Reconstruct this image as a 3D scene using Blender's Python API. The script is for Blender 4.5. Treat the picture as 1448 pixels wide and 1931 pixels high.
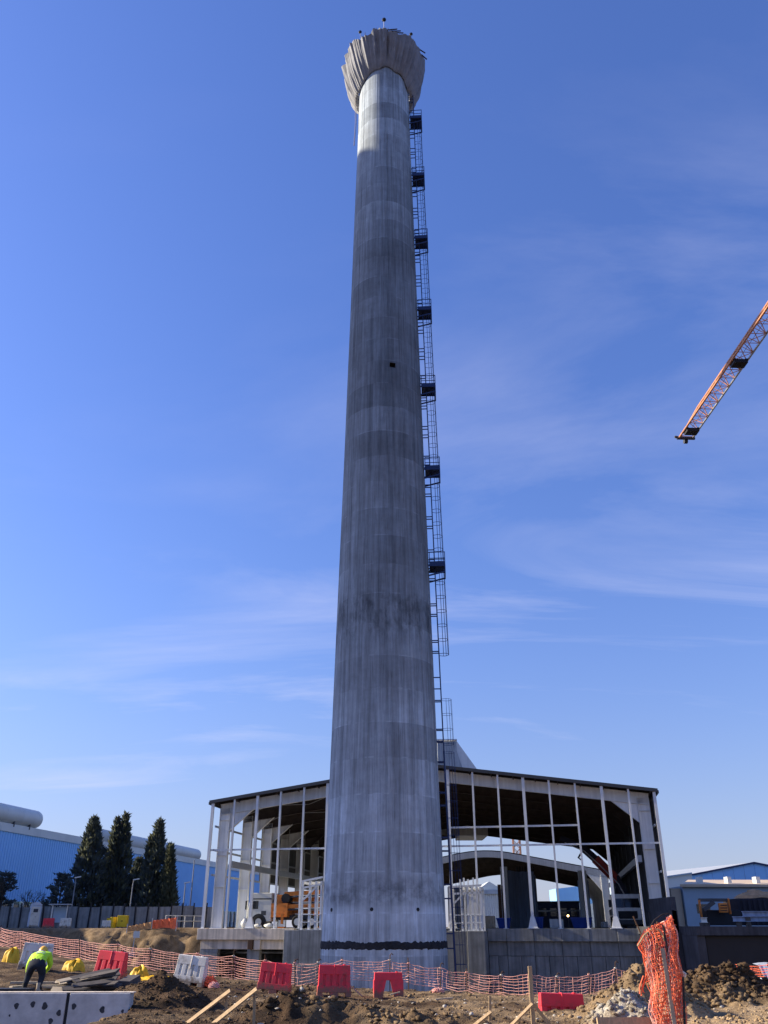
import bpy, bmesh, math, random
import numpy as np
from mathutils import Vector, Matrix

random.seed(11)
SC = bpy.context.scene
for _o in list(bpy.data.objects):
    bpy.data.objects.remove(_o)
COL = SC.collection
R = math.radians

# ---------------------------------------------------------------- camera
EYE = 1.7
FPX = 1580.0                      # focal length in pixels of the 1448 x 1931 photograph
PITCH = R(26.36)
cam_d = bpy.data.cameras.new('camera')
cam_d.sensor_fit = 'VERTICAL'
cam_d.sensor_height = 36.0
cam_d.sensor_width = 27.0
cam_d.lens = FPX / 1931.0 * 36.0
cam_d.clip_start = 0.1
cam_d.clip_end = 20000
cam = bpy.data.objects.new('camera', cam_d)
cam.location = (0, 0, EYE)
cam.rotation_euler = (math.pi / 2 + PITCH, 0, 0)
COL.objects.link(cam)
SC.camera = cam

# ---------------------------------------------------------------- light
SUN_EL = R(25.0)
SUN_AZ = R(-81.5)                 # clockwise from +Y: left of the view and a little behind the stack
SDIR = Vector((math.sin(SUN_AZ) * math.cos(SUN_EL), math.cos(SUN_AZ) * math.cos(SUN_EL), math.sin(SUN_EL)))
sun_d = bpy.data.lights.new('sun', 'SUN')
sun_d.energy = 5.0
sun_d.angle = R(0.53)
sun_d.color = (1.0, 0.87, 0.66)
sun = bpy.data.objects.new('sun', sun_d)
sun.rotation_euler = SDIR.to_track_quat('Z', 'Y').to_euler()
sun.location = (-60, 40, 80)
COL.objects.link(sun)

W = bpy.data.worlds.new('World')
SC.world = W
W.use_nodes = True
nt = W.node_tree
for n in list(nt.nodes):
    nt.nodes.remove(n)
def wn(t, **k):
    n = nt.nodes.new(t)
    for a, b in k.items():
        setattr(n, a, b)
    return n
w_out = wn('ShaderNodeOutputWorld')
w_bg = wn('ShaderNodeBackground')
w_bg.inputs['Strength'].default_value = 0.083
sky = wn('ShaderNodeTexSky', sky_type='NISHITA')
sky.sun_disc = False
_tc0 = wn('ShaderNodeTexCoord')
_mp0 = wn('ShaderNodeMapping'); _mp0.inputs['Location'].default_value = (0, 0, 0.035)
nt.links.new(_tc0.outputs['Generated'], _mp0.inputs['Vector']); nt.links.new(_mp0.outputs[0], sky.inputs['Vector'])
sky.sun_elevation = SUN_EL
sky.sun_rotation = SUN_AZ
sky.altitude = 250
sky.air_density = 1.8
sky.dust_density = 1.5
sky.ozone_density = 6.0
# thin cirrus on a flat sheet high above, over the whole sky
tc = wn('ShaderNodeTexCoord')
sep = wn('ShaderNodeSeparateXYZ')
nt.links.new(tc.outputs['Generated'], sep.inputs[0])
def wmath(op, a, b=None, clamp=False):
    n = wn('ShaderNodeMath', operation=op)
    n.use_clamp = clamp
    for i, v in enumerate((a, b)):
        if v is None:
            continue
        if isinstance(v, (int, float)):
            n.inputs[i].default_value = v
        else:
            nt.links.new(v, n.inputs[i])
    return n.outputs[0]
zc_ = wmath('ADD', wmath('MAXIMUM', sep.outputs['Z'], 0.0), 0.10)
cu = wmath('DIVIDE', sep.outputs['X'], zc_)
cv = wmath('DIVIDE', sep.outputs['Y'], zc_)
comb = wn('ShaderNodeCombineXYZ')
nt.links.new(cu, comb.inputs[0]); nt.links.new(cv, comb.inputs[1])
mp = wn('ShaderNodeMapping')
mp.inputs['Rotation'].default_value = (0, 0, R(-30))
mp.inputs['Scale'].default_value = (0.34, 1.0, 1.0)
mp.inputs['Location'].default_value = (11.51, -5.35, 5.207)
nt.links.new(comb.outputs[0], mp.inputs['Vector'])
n1 = wn('ShaderNodeTexNoise')
n1.inputs['Scale'].default_value = 1.5
n1.inputs['Detail'].default_value = 9
n1.inputs['Roughness'].default_value = 0.60
n1.inputs['Distortion'].default_value = 0.9
nt.links.new(mp.outputs[0], n1.inputs['Vector'])
n2 = wn('ShaderNodeTexNoise')
n2.inputs['Scale'].default_value = 0.8
n2.inputs['Detail'].default_value = 3
nt.links.new(mp.outputs[0], n2.inputs['Vector'])
c1 = wmath('MULTIPLY', wmath('SUBTRACT', n1.outputs['Fac'], 0.46, True), 4.6, True)
c2 = wmath('MULTIPLY', wmath('SUBTRACT', n2.outputs['Fac'], 0.47, True), 6.5, True)
cl = wmath('MULTIPLY', c1, c2, True)
# less of it straight up, where one looks through the thin sheet the short way
cl = wmath('MULTIPLY', cl, wmath('SUBTRACT', 1.0, wmath('MULTIPLY', sep.outputs['Z'], 0.8, True), True))
tint = wn('ShaderNodeMixRGB', blend_type='MULTIPLY')
tint.inputs['Fac'].default_value = 1.0
tint.inputs['Color2'].default_value = (0.78, 0.83, 1.34, 1)
nt.links.new(sky.outputs[0], tint.inputs['Color1'])
mixc = wn('ShaderNodeMixRGB', blend_type='MIX')
mixc.inputs['Color2'].default_value = (4.9, 5.0, 6.5, 1)
nt.links.new(tint.outputs[0], mixc.inputs['Color1'])
veil = wmath('MULTIPLY', wmath('POWER', 2.71828, wmath('MULTIPLY', wmath('MAXIMUM', sep.outputs['Z'], 0.0), -8.0)), 0.42)
nt.links.new(wmath('MAXIMUM', wmath('MULTIPLY', cl, 0.52), veil), mixc.inputs['Fac'])
nt.links.new(mixc.outputs[0], w_bg.inputs['Color'])
nt.links.new(w_bg.outputs[0], w_out.inputs[0])

SC.view_settings.view_transform = 'Standard'
SC.view_settings.look = 'None'
SC.view_settings.exposure = 1.0
SC.view_settings.gamma = 1.0
SC.view_settings.use_curve_mapping = False

# ---------------------------------------------------------------- from a pixel of the photograph to a point at a known depth
CP, SP = math.cos(PITCH), math.sin(PITCH)
def ray(px, py):
    cx, cy = (px - 724) / FPX, (965.5 - py) / FPX
    return Vector((cx, CP - cy * SP, SP + cy * CP))
def at(px, py, Y):
    d = ray(px, py)
    return Vector((d.x / d.y * Y, Y, EYE + d.z / d.y * Y))

# ---------------------------------------------------------------- helpers
OFF = {}
def link(o):
    COL.objects.link(o)
    return o
def tag(o, label=None, cat=None, group=None, kind=None):
    if label: o['label'] = label
    if cat: o['category'] = cat
    if group: o['group'] = group
    if kind: o['kind'] = kind
    return o
def thing(name, label, cat, loc=(0, 0, 0), group=None):
    o = bpy.data.objects.new(name, None)
    o.empty_display_size = 0.3
    o.location = loc
    OFF[o] = Vector(loc)
    return tag(link(o), label, cat, group)
def copy_tree(o, parent=None):
    c = o.copy()
    COL.objects.link(c)
    c.parent = parent
    for ch in [x for x in bpy.data.objects if x.parent == o]:
        copy_tree(ch, c)
    return c

class MB:
    def __init__(s):
        s.v, s.f = [], []
    def add(s, vs, fs):
        b = len(s.v)
        s.v += [tuple(x) for x in vs]
        s.f += [tuple(b + i for i in f) for f in fs]
    def obox(s, c, ax, ay, az):
        c, ax, ay, az = Vector(c), Vector(ax), Vector(ay), Vector(az)
        vs = [c + ax * i + ay * j + az * k for k in (-1, 1) for j in (-1, 1) for i in (-1, 1)]
        fs = [(0, 2, 3, 1), (4, 5, 7, 6), (0, 1, 5, 4), (2, 6, 7, 3), (0, 4, 6, 2), (1, 3, 7, 5)]
        if ax.cross(ay).dot(az) < 0:
            fs = [f[::-1] for f in fs]
        s.add(vs, fs)
    def box(s, x0, x1, y0, y1, z0, z1):
        s.obox(((x0 + x1) / 2, (y0 + y1) / 2, (z0 + z1) / 2), ((x1 - x0) / 2, 0, 0), (0, (y1 - y0) / 2, 0), (0, 0, (z1 - z0) / 2))
    def bar(s, p0, p1, w, h, up=(0, 0, 1)):
        p0, p1, up = Vector(p0), Vector(p1), Vector(up)
        d = (p1 - p0)
        a = d.normalized()
        r = a.cross(up)
        if r.length < 1e-4:
            r = a.cross(Vector((0, 1, 0)))
        r.normalize()
        u = r.cross(a)
        s.obox((p0 + p1) / 2, d / 2, r * (w / 2), u * (h / 2))
    def tube(s, pts, r, n=6, caps=True):
        pts = [Vector(p) for p in pts]
        rs = r if isinstance(r, (list, tuple)) else [r] * len(pts)
        b = len(s.v)
        prev = None
        for i, p in enumerate(pts):
            d = (pts[min(i + 1, len(pts) - 1)] - pts[max(i - 1, 0)]).normalized()
            if prev is None:
                a = d.cross(Vector((0, 0, 1)))
                if a.length < 1e-3:
                    a = Vector((1, 0, 0))
            else:
                a = prev - d * prev.dot(d)
            a.normalize()
            prev = a
            c = d.cross(a)
            for k in range(n):
                t = 2 * math.pi * k / n
                s.v.append(tuple(p + (a * math.cos(t) + c * math.sin(t)) * rs[i]))
        for i in range(len(pts) - 1):
            for k in range(n):
                s.f.append((b + i * n + k, b + i * n + (k + 1) % n, b + (i + 1) * n + (k + 1) % n, b + (i + 1) * n + k))
        if caps and n > 2:
            s.f.append(tuple(b + k for k in range(n))[::-1])
            s.f.append(tuple(b + (len(pts) - 1) * n + k for k in range(n)))
    def prism(s, poly, d):
        n = len(poly)
        d = Vector(d)
        vs = [Vector(p) for p in poly] + [Vector(p) + d for p in poly]
        fs = [tuple(range(n))[::-1], tuple(range(n, 2 * n))] + [(i, (i + 1) % n, n + (i + 1) % n, n + i) for i in range(n)]
        s.add(vs, fs)
    def grid(s, P, close=False):
        nu, nv = len(P), len(P[0])
        b = len(s.v)
        for row in P:
            s.v += [tuple(p) for p in row]
        for i in range(nu - 1):
            for j in range(nv if close else nv - 1):
                k = (j + 1) % nv
                s.f.append((b + i * nv + j, b + i * nv + k, b + (i + 1) * nv + k, b + (i + 1) * nv + j))
    def build(s, name, mat, parent=None, smooth=False, bevel=0):
        me = bpy.data.meshes.new(name)
        o = OFF.get(parent, Vector((0, 0, 0))) if parent is not None else Vector((0, 0, 0))
        if parent is not None and o.length > 0:
            me.from_pydata([(v[0] - o.x, v[1] - o.y, v[2] - o.z) for v in s.v], [], s.f)
        else:
            me.from_pydata(s.v, [], s.f)
        if mat is not None:
            me.materials.append(mat)
        if smooth:
            me.polygons.foreach_set('use_smooth', [True] * len(me.polygons))
        me.validate()
        me.update()
        ob = bpy.data.objects.new(name, me)
        link(ob)
        if parent is not None:
            ob.parent = parent
            OFF[ob] = o
        if bevel:
            m = ob.modifiers.new('bevel', 'BEVEL')
            m.width = bevel
            m.segments = 2
            m.limit_method = 'ANGLE'
        return ob
def one(name, mat, parent, fn, *a, **k):
    m = MB()
    getattr(m, fn)(*a)
    return m.build(name, mat, parent, **k)

# ---------------------------------------------------------------- materials
MATS = {}
def M(name, col, rough=0.75, metal=0.0, var=0.2, scale=1.5, bump=0.0, bscale=25.0, dirt=None, streak=0.0, spec=0.35, stretch=(1, 1, 1), world=False, trans=0.0):
    m = bpy.data.materials.new(name)
    m.use_nodes = True
    t = m.node_tree
    b = t.nodes['Principled BSDF']
    b.inputs['Roughness'].default_value = rough
    b.inputs['Metallic'].default_value = metal
    b.inputs['Specular IOR Level'].default_value = spec
    def N(ty, **k):
        n = t.nodes.new(ty)
        for a, v in k.items():
            setattr(n, a, v)
        return n
    L = t.links.new
    if world:
        src = N('ShaderNodeNewGeometry').outputs['Position']
    else:
        c = N('ShaderNodeTexCoord')
        oi = N('ShaderNodeObjectInfo')
        mu = N('ShaderNodeMath', operation='MULTIPLY'); mu.inputs[1].default_value = 47.0
        L(oi.outputs['Random'], mu.inputs[0])
        ad = N('ShaderNodeVectorMath', operation='ADD')
        L(c.outputs['Object'], ad.inputs[0]); L(mu.outputs[0], ad.inputs[1])
        src = ad.outputs[0]
    mpn = N('ShaderNodeMapping'); mpn.inputs['Scale'].default_value = stretch
    L(src, mpn.inputs['Vector'])
    nz = N('ShaderNodeTexNoise'); nz.inputs['Scale'].default_value = scale; nz.inputs['Detail'].default_value = 8; nz.inputs['Roughness'].default_value = 0.62
    L(mpn.outputs[0], nz.inputs['Vector'])
    rp = N('ShaderNodeValToRGB')
    rp.color_ramp.elements[0].position = 0.28
    rp.color_ramp.elements[1].position = 0.74
    d0 = dirt if dirt else tuple(x * (1 - var) for x in col)
    rp.color_ramp.elements[0].color = (*d0, 1)
    rp.color_ramp.elements[1].color = (*[min(1, x * (1 + var * 0.6)) for x in col], 1)
    if dirt:
        e = rp.color_ramp.elements.new(0.45); e.color = (*col, 1)
    L(nz.outputs['Fac'], rp.inputs['Fac'])
    out = rp.outputs['Color']
    if streak:
        mp2 = N('ShaderNodeMapping'); mp2.inputs['Scale'].default_value = (2.2, 2.2, 0.09)
        L(src, mp2.inputs['Vector'])
        n2 = N('ShaderNodeTexNoise'); n2.inputs['Scale'].default_value = 2.0; n2.inputs['Detail'].default_value = 6
        L(mp2.outputs[0], n2.inputs['Vector'])
        r2 = N('ShaderNodeValToRGB')
        r2.color_ramp.elements[0].position = 0.35; r2.color_ramp.elements[1].position = 0.62
        r2.color_ramp.elements[0].color = (1 - streak,) * 3 + (1,)
        r2.color_ramp.elements[1].color = (1, 1, 1, 1)
        L(n2.outputs['Fac'], r2.inputs['Fac'])
        mx = N('ShaderNodeMixRGB', blend_type='MULTIPLY'); mx.inputs['Fac'].default_value = 1
        L(out, mx.inputs['Color1']); L(r2.outputs['Color'], mx.inputs['Color2'])
        out = mx.outputs['Color']
    L(out, b.inputs['Base Color'])
    if bump:
        bn = N('ShaderNodeTexNoise'); bn.inputs['Scale'].default_value = bscale; bn.inputs['Detail'].default_value = 5
        L(mpn.outputs[0], bn.inputs['Vector'])
        bp = N('ShaderNodeBump'); bp.inputs['Strength'].default_value = bump; bp.inputs['Distance'].default_value = 0.05
        L(bn.outputs['Fac'], bp.inputs['Height'])
        L(bp.outputs['Normal'], b.inputs['Normal'])
    if trans:
        b.inputs['Transmission Weight'].default_value = trans
    MATS[name] = m
    return m

concrete = M('concrete', (0.29, 0.295, 0.29), 0.9, var=0.35, scale=0.9, bump=0.15, bscale=14, streak=0.35)
concrete_warm = M('concrete_warm', (0.72, 0.62, 0.50), 0.9, var=0.3, scale=0.8, bump=0.15, bscale=14, streak=0.3)
concrete_wall = M('concrete_wall', (0.60, 0.57, 0.53), 0.85, var=0.45, scale=1.6, bump=0.12, bscale=30)
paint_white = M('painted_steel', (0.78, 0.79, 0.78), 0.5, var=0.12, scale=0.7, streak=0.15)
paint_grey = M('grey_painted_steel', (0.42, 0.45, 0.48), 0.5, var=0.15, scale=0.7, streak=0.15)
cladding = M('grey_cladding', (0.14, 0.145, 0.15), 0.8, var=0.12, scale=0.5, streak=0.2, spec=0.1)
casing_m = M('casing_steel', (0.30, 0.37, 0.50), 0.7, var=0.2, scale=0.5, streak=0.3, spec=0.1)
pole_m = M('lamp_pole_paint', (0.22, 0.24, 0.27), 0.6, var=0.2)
shade_steel = M('shade_dark_steel', (0.085, 0.072, 0.068), 0.95, var=0.3, spec=0.03)  # inner hall steel, darkened to carry the shade under the roofs
boom_red = M('boom_red', (0.30, 0.04, 0.025), 0.6, var=0.25)
tub_dark = M('boom_black', (0.03, 0.03, 0.04), 0.8, var=0.25, spec=0.1)
roof_sheet = M('roof_sheeting', (0.05, 0.045, 0.045), 0.95, var=0.15, scale=0.5, spec=0.02)
dark_steel = M('dark_trim', (0.05, 0.055, 0.065), 0.5, var=0.2)
navy = M('navy_steel', (0.015, 0.035, 0.12), 0.45, var=0.2)
rebar = M('rusty_rebar', (0.09, 0.05, 0.03), 0.9, var=0.4, scale=12)
tarp = M('grey_tarpaulin', (0.255, 0.265, 0.29), 0.85, var=0.25, scale=1.2, bump=0.35, bscale=5)
red_pl = M('red_plastic', (0.72, 0.035, 0.05), 0.45, var=0.22, scale=3.5, dirt=(0.40, 0.06, 0.05))
white_pl = M('white_plastic', (0.66, 0.62, 0.54), 0.55, var=0.2, scale=3.5, dirt=(0.38, 0.32, 0.24))
yellow_cloth = M('yellow_sheet', (0.78, 0.46, 0.02), 0.6, var=0.3, scale=3)
orange_net = M('orange_net', (0.85, 0.17, 0.07), 0.7, var=0.25, scale=5)
pink_net = M('faded_net', (0.80, 0.42, 0.34), 0.7, var=0.25, scale=4)
wood = M('raw_timber', (0.46, 0.32, 0.18), 0.85, var=0.35, scale=4, stretch=(6, 6, 0.6), bump=0.2)
old_wood = M('weathered_timber', (0.075, 0.065, 0.06), 0.9, var=0.5, scale=4, dirt=(0.02, 0.018, 0.017))
pale_wood = M('pale_timber', (0.38, 0.32, 0.24), 0.9, var=0.3, scale=4)
blue_clad = M('blue_cladding', (0.28, 0.56, 0.90), 0.5, var=0.08, scale=0.12)
white_clad = M('white_cladding', (0.66, 0.67, 0.63), 0.5, var=0.12, scale=0.3)
cream = M('cream_sheet', (0.60, 0.47, 0.33), 0.7, var=0.15, scale=0.4)
pale_blue = M('pale_blue_sheet', (0.36, 0.46, 0.55), 0.6, var=0.1, scale=0.4)
orange_paint = M('orange_paint', (0.62, 0.20, 0.035), 0.5, var=0.3, scale=2.2, dirt=(0.22, 0.08, 0.03))
red_paint = M('red_paint', (0.58, 0.27, 0.14), 0.45, var=0.2, scale=2)
silver = M('galvanised_steel', (0.55, 0.56, 0.57), 0.35, metal=0.6, var=0.15)
rubber = M('rubber', (0.015, 0.015, 0.016), 0.85, var=0.2)
glass_dark = M('dark_glass', (0.01, 0.013, 0.018), 0.08, var=0.1, spec=0.6)
black = M('black_paint_and_shade', (0.012, 0.013, 0.018), 0.6, var=0.2)
yellow_paint = M('yellow_paint', (0.75, 0.52, 0.02), 0.5, var=0.12)
plastic_grey = M('pale_plastic', (0.55, 0.60, 0.68), 0.5, var=0.1)
dark_concrete = M('shade_dark_concrete', (0.055, 0.06, 0.075), 0.85, var=0.5, scale=0.8, streak=0.4)  # near-black base carries the shade on the undercroft and gate
blue_pl = M('blue_plastic', (0.02, 0.06, 0.32), 0.5, var=0.3, scale=1.5)
bark = M('bark', (0.06, 0.045, 0.035), 0.95, var=0.3, scale=6)
hivis = M('hi_vis_yellow', (0.52, 0.85, 0.04), 0.7, var=0.12, scale=9, bump=0.3, bscale=12)
trouser = M('navy_trousers', (0.02, 0.024, 0.035), 0.9, var=0.3, scale=9)
skin_m = M('skin', (0.45, 0.27, 0.19), 0.6, var=0.1)
helmet_m = M('helmet_plastic', (0.75, 0.42, 0.06), 0.35, var=0.05)
leaf_dark = M('cypress_leaf', (0.105, 0.13, 0.125), 0.8, var=0.5, scale=0.6, world=True)
def translucent(m, f=0.45):
    t = m.node_tree; b = t.nodes['Principled BSDF']; o = t.nodes['Material Output']
    tr = t.nodes.new('ShaderNodeBsdfTranslucent'); mx = t.nodes.new('ShaderNodeMixShader'); mx.inputs[0].default_value = f
    t.links.new(b.inputs['Base Color'].links[0].from_socket, tr.inputs['Color'])
    t.links.new(b.outputs[0], mx.inputs[1]); t.links.new(tr.outputs[0], mx.inputs[2]); t.links.new(mx.outputs[0], o.inputs['Surface'])
leaf_olive = M('cypress_leaf_lit_olive', (0.14, 0.15, 0.09), 0.8, var=0.5, scale=0.6, world=True)

def muddy(m, top=0.42, col=(0.16, 0.105, 0.06)):
    """Mud splashed up from the ground: it sits on the lower part of the thing itself."""
    t = m.node_tree
    b = t.nodes['Principled BSDF']
    src = b.inputs['Base Color'].links[0].from_socket
    tcn = t.nodes.new('ShaderNodeTexCoord'); sp = t.nodes.new('ShaderNodeSeparateXYZ')
    t.links.new(tcn.outputs['Object'], sp.inputs[0])
    nz = t.nodes.new('ShaderNodeTexNoise'); nz.inputs['Scale'].default_value = 7; nz.inputs['Detail'].default_value = 8; nz.inputs['Roughness'].default_value = 0.7
    oi = t.nodes.new('ShaderNodeObjectInfo'); ad = t.nodes.new('ShaderNodeVectorMath'); ad.operation = 'ADD'
    t.links.new(tcn.outputs['Object'], ad.inputs[0]); t.links.new(oi.outputs['Location'], ad.inputs[1]); t.links.new(ad.outputs[0], nz.inputs['Vector'])
    mr = t.nodes.new('ShaderNodeMapRange'); mr.inputs[1].default_value = 0.0; mr.inputs[2].default_value = top; mr.inputs[3].default_value = 0.42; mr.inputs[4].default_value = -0.12
    t.links.new(sp.outputs['Z'], mr.inputs[0])
    a1 = t.nodes.new('ShaderNodeMath'); a1.operation = 'ADD'; t.links.new(nz.outputs['Fac'], a1.inputs[0]); t.links.new(mr.outputs[0], a1.inputs[1])
    r2 = t.nodes.new('ShaderNodeMapRange'); r2.inputs[1].default_value = 0.52; r2.inputs[2].default_value = 0.72; r2.inputs[3].default_value = 0; r2.inputs[4].default_value = 0.85
    t.links.new(a1.outputs[0], r2.inputs[0])
    mx = t.nodes.new('ShaderNodeMixRGB'); mx.inputs['Color2'].default_value = (*col, 1)
    t.links.new(r2.outputs[0], mx.inputs['Fac']); t.links.new(src, mx.inputs['Color1']); t.links.new(mx.outputs[0], b.inputs['Base Color'])
muddy(red_pl); muddy(white_pl)
translucent(leaf_dark); translucent(leaf_olive)
# ---------------------------------------------------------------- terrain
def _h(i, j, s):
    n = np.sin(i * 127.1 + j * 311.7 + s * 74.7) * 43758.5453
    return n - np.floor(n)
def vnoise(x, y, s=0):
    xi, yi = np.floor(x), np.floor(y)
    fx, fy = x - xi, y - yi
    fx, fy = fx * fx * (3 - 2 * fx), fy * fy * (3 - 2 * fy)
    a, b, c, d = _h(xi, yi, s), _h(xi + 1, yi, s), _h(xi, yi + 1, s), _h(xi + 1, yi + 1, s)
    return (a * (1 - fx) + b * fx) * (1 - fy) + (c * (1 - fx) + d * fx) * fy
def fbm(x, y, o=4, s=0):
    r, a, t = 0, 0.5, 0
    for k in range(o):
        r = r + a * vnoise(x * 2 ** k + 13.7 * k, y * 2 ** k - 7.3 * k, s + k)
        t += a
        a *= 0.55
    return r / t
def sst(t):
    t = np.clip(t, 0, 1)
    return t * t * (3 - 2 * t)

A_H = R(10.85)                                     # the hall's axis against the view
HL = Vector((-15.18, 78.0, 0))
HU = Vector((math.sin(A_H), math.cos(A_H), 0))     # into the hall
HV = Vector((math.cos(A_H), -math.sin(A_H), 0))    # along its front, left to right
HW = 37.8

def heap(x, y, px, py, Y, rx, ry, h, rough=0.35, s=5, fr=1.1):
    c = at(px, py, Y)
    dx, dy = (x - c.x) / rx, (y - c.y) / ry
    n = fbm(x * fr + 3, y * fr, 4, s)
    d = np.sqrt(dx * dx + dy * dy) * (0.75 + 0.5 * n)
    g = np.clip(1 - d, 0, None)
    return h * g ** 0.9 * (1 + rough * (fbm(x * 3.2, y * 3.2, 4, s + 3) - 0.5) * 2)

def ground_z(x, y, fine=True):
    x = np.asarray(x, dtype=float); y = np.asarray(y, dtype=float)
    az = 724 + 1763 * x / np.maximum(y, 6.0)
    zf = np.interp(az, [-900, -200, 60, 350, 517, 630, 732, 1057, 1448, 2200], [0.9, 0.62, 0.43, 0.12, -0.05, -0.14, -0.2, -0.25, -0.12, 0.0])
    zf = zf + np.clip(y - 30, -10, 20) * np.interp(az, [0, 500], [0.022, 0.0])
    zf = zf - sst((az - 1330) / 90) * np.clip((y - 31) / 12, 0, 1) * 1.1
    near = sst((y - 9) / 8.0)
    zf = zf * near
    # lower ground in front of the concrete wall
    low = sst((21.42 - y) / 0.1) * sst((-5.45 - x) / 0.5) * sst((y - 4) / 8)
    zf = zf - low * 1.1
    ye = np.interp(az, [-900, 0, 300, 550, 850, 1000, 1290, 1400, 2200], [62, 47.8, 36.6, 33.5, 32.0, 31.0, 33.0, 52, 54])
    ye = ye + (fbm(x * 0.5, y * 0.5, 3, 2) - 0.5) * 1.2
    t = sst((y - ye) / 3.0)
    z = zf * (1 - t) - 3.5 * t
    # far bank, then the level ground behind
    yb = np.interp(x, [-90, -40, -25, -15.5, 8, 24, 40, 80], [86, 86, 84, 82.5, 160, 160, 66, 66])
    yb = yb + (fbm(x * 0.25, y * 0.25, 4, 8) - 0.5) * 5
    tb = sst((y - yb + 6.5) / 6.5)
    lump = (fbm(x * 0.6, y * 0.6, 5, 21) - 0.5) * 1.6
    z = np.where(y > 55, z * (1 - tb) + 1.62 * tb + lump * np.clip(1 - np.abs(2 * tb - 1), 0, 1) * (tb > 0), z)
    z = z + np.where((y > 70) & (x < -10), ((fbm(x * 0.8, y * 0.8, 5, 51) - 0.5) * 0.6 + (fbm(x * 2.6, y * 2.6, 3, 53) - 0.5) * 0.55 - np.abs(fbm(x * 0.5, y * 0.5, 5, 57) - 0.5) * 0.9) * np.clip(1.3 - np.abs(2.2 * tb - 1), 0, 1), 0)
    # spoil along the bank's rim
    c = at(300, 1760, 79)
    z = z + 0.5 * np.exp(-(((x + 19) / 4.5) ** 2 + ((y - 78) / 3) ** 2))
    # heaps in the foreground
    z = z + heap(x, y, 300, 1880, 22.6, 1.5, 1.1, 0.62, 0.25, 5)
    z = z + heap(x, y, 205, 1880, 24.5, 2.0, 1.0, 0.30, 0.3, 6)
    z = z + heap(x, y, 550, 1900, 20.8, 1.4, 0.9, 0.40, 0.9, 7, 2.0)
    z = z + heap(x, y, 665, 1900, 20.8, 1.5, 0.8, 0.36, 0.9, 17, 2.0)
    z = z + heap(x, y, 790, 1915, 20.2, 1.3, 0.7, 0.30, 0.7, 9, 2.0)
    z = z + heap(x, y, 890, 1915, 20.0, 1.0, 0.6, 0.22, 0.7, 19, 2.0)
    z = z + heap(x, y, 1212, 1880, 23.4, 1.65, 1.4, 1.05, 0.45, 10, 1.8)
    z = z + heap(x, y, 1180, 1915, 20.6, 1.15, 1.0, 0.72, 0.6, 11, 2.2)
    z = z + heap(x, y, 1335, 1850, 26.5, 2.3, 1.4, 0.55, 0.8, 12, 1.6)
    z = z + heap(x, y, 1405, 1860, 26.5, 1.6, 1.3, 0.40, 0.8, 13, 1.6)
    if fine:
        fg = sst((y - 8) / 6) * (1 - sst((y - 60) / 40))
        z = z + fg * ((fbm(x * 1.3, y * 1.3, 3, 31) - 0.5) * 0.14 + (fbm(x * 4.5, y * 4.5, 4, 41) - 0.5) * 0.12)
    return z

def axis(parts):
    out = []
    for a, b, st in parts:
        n = max(1, int(round((b - a) / st)))
        out += list(np.linspace(a, b, n, endpoint=False))
    out.append(parts[-1][1])
    return np.array(out)
gx = axis([(-4000, -400, 600), (-400, -100, 50), (-100, -46, 4), (-46, -16, 0.25), (-16, -10.5, 0.14), (-10.5, 11.5, 0.065), (11.5, 20, 0.14), (20, 50, 0.6), (50, 100, 5), (100, 400, 50), (400, 4000, 600)])
gy = axis([(-4000, -400, 600), (-400, -40, 60), (-40, 8, 2), (8, 17, 0.4), (17, 30, 0.065), (30, 38, 0.12), (38, 74, 0.4), (74, 92, 0.2), (92, 130, 1.2), (130, 400, 30), (400, 6000, 700)])
GX, GY = np.meshgrid(gx, gy, indexing='xy')
GZ = ground_z(GX, GY)
nx, ny = len(gx), len(gy)
vs = np.stack([GX.ravel(), GY.ravel(), GZ.ravel()], 1).astype(np.float32)
idx = np.arange(nx * ny).reshape(ny, nx)
fs = np.stack([idx[:-1, :-1], idx[:-1, 1:], idx[1:, 1:], idx[1:, :-1]], -1).reshape(-1, 4)
me = bpy.data.meshes.new('ground')
me.vertices.add(len(vs)); me.vertices.foreach_set('co', vs.ravel())
me.loops.add(len(fs) * 4); me.loops.foreach_set('vertex_index', fs.ravel().astype(np.int32))
me.polygons.add(len(fs))
me.polygons.foreach_set('loop_start', np.arange(len(fs), dtype=np.int32) * 4)
me.update(calc_edges=True)
me.validate()
me.polygons.foreach_set('use_smooth', np.ones(len(fs), dtype=bool))

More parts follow.
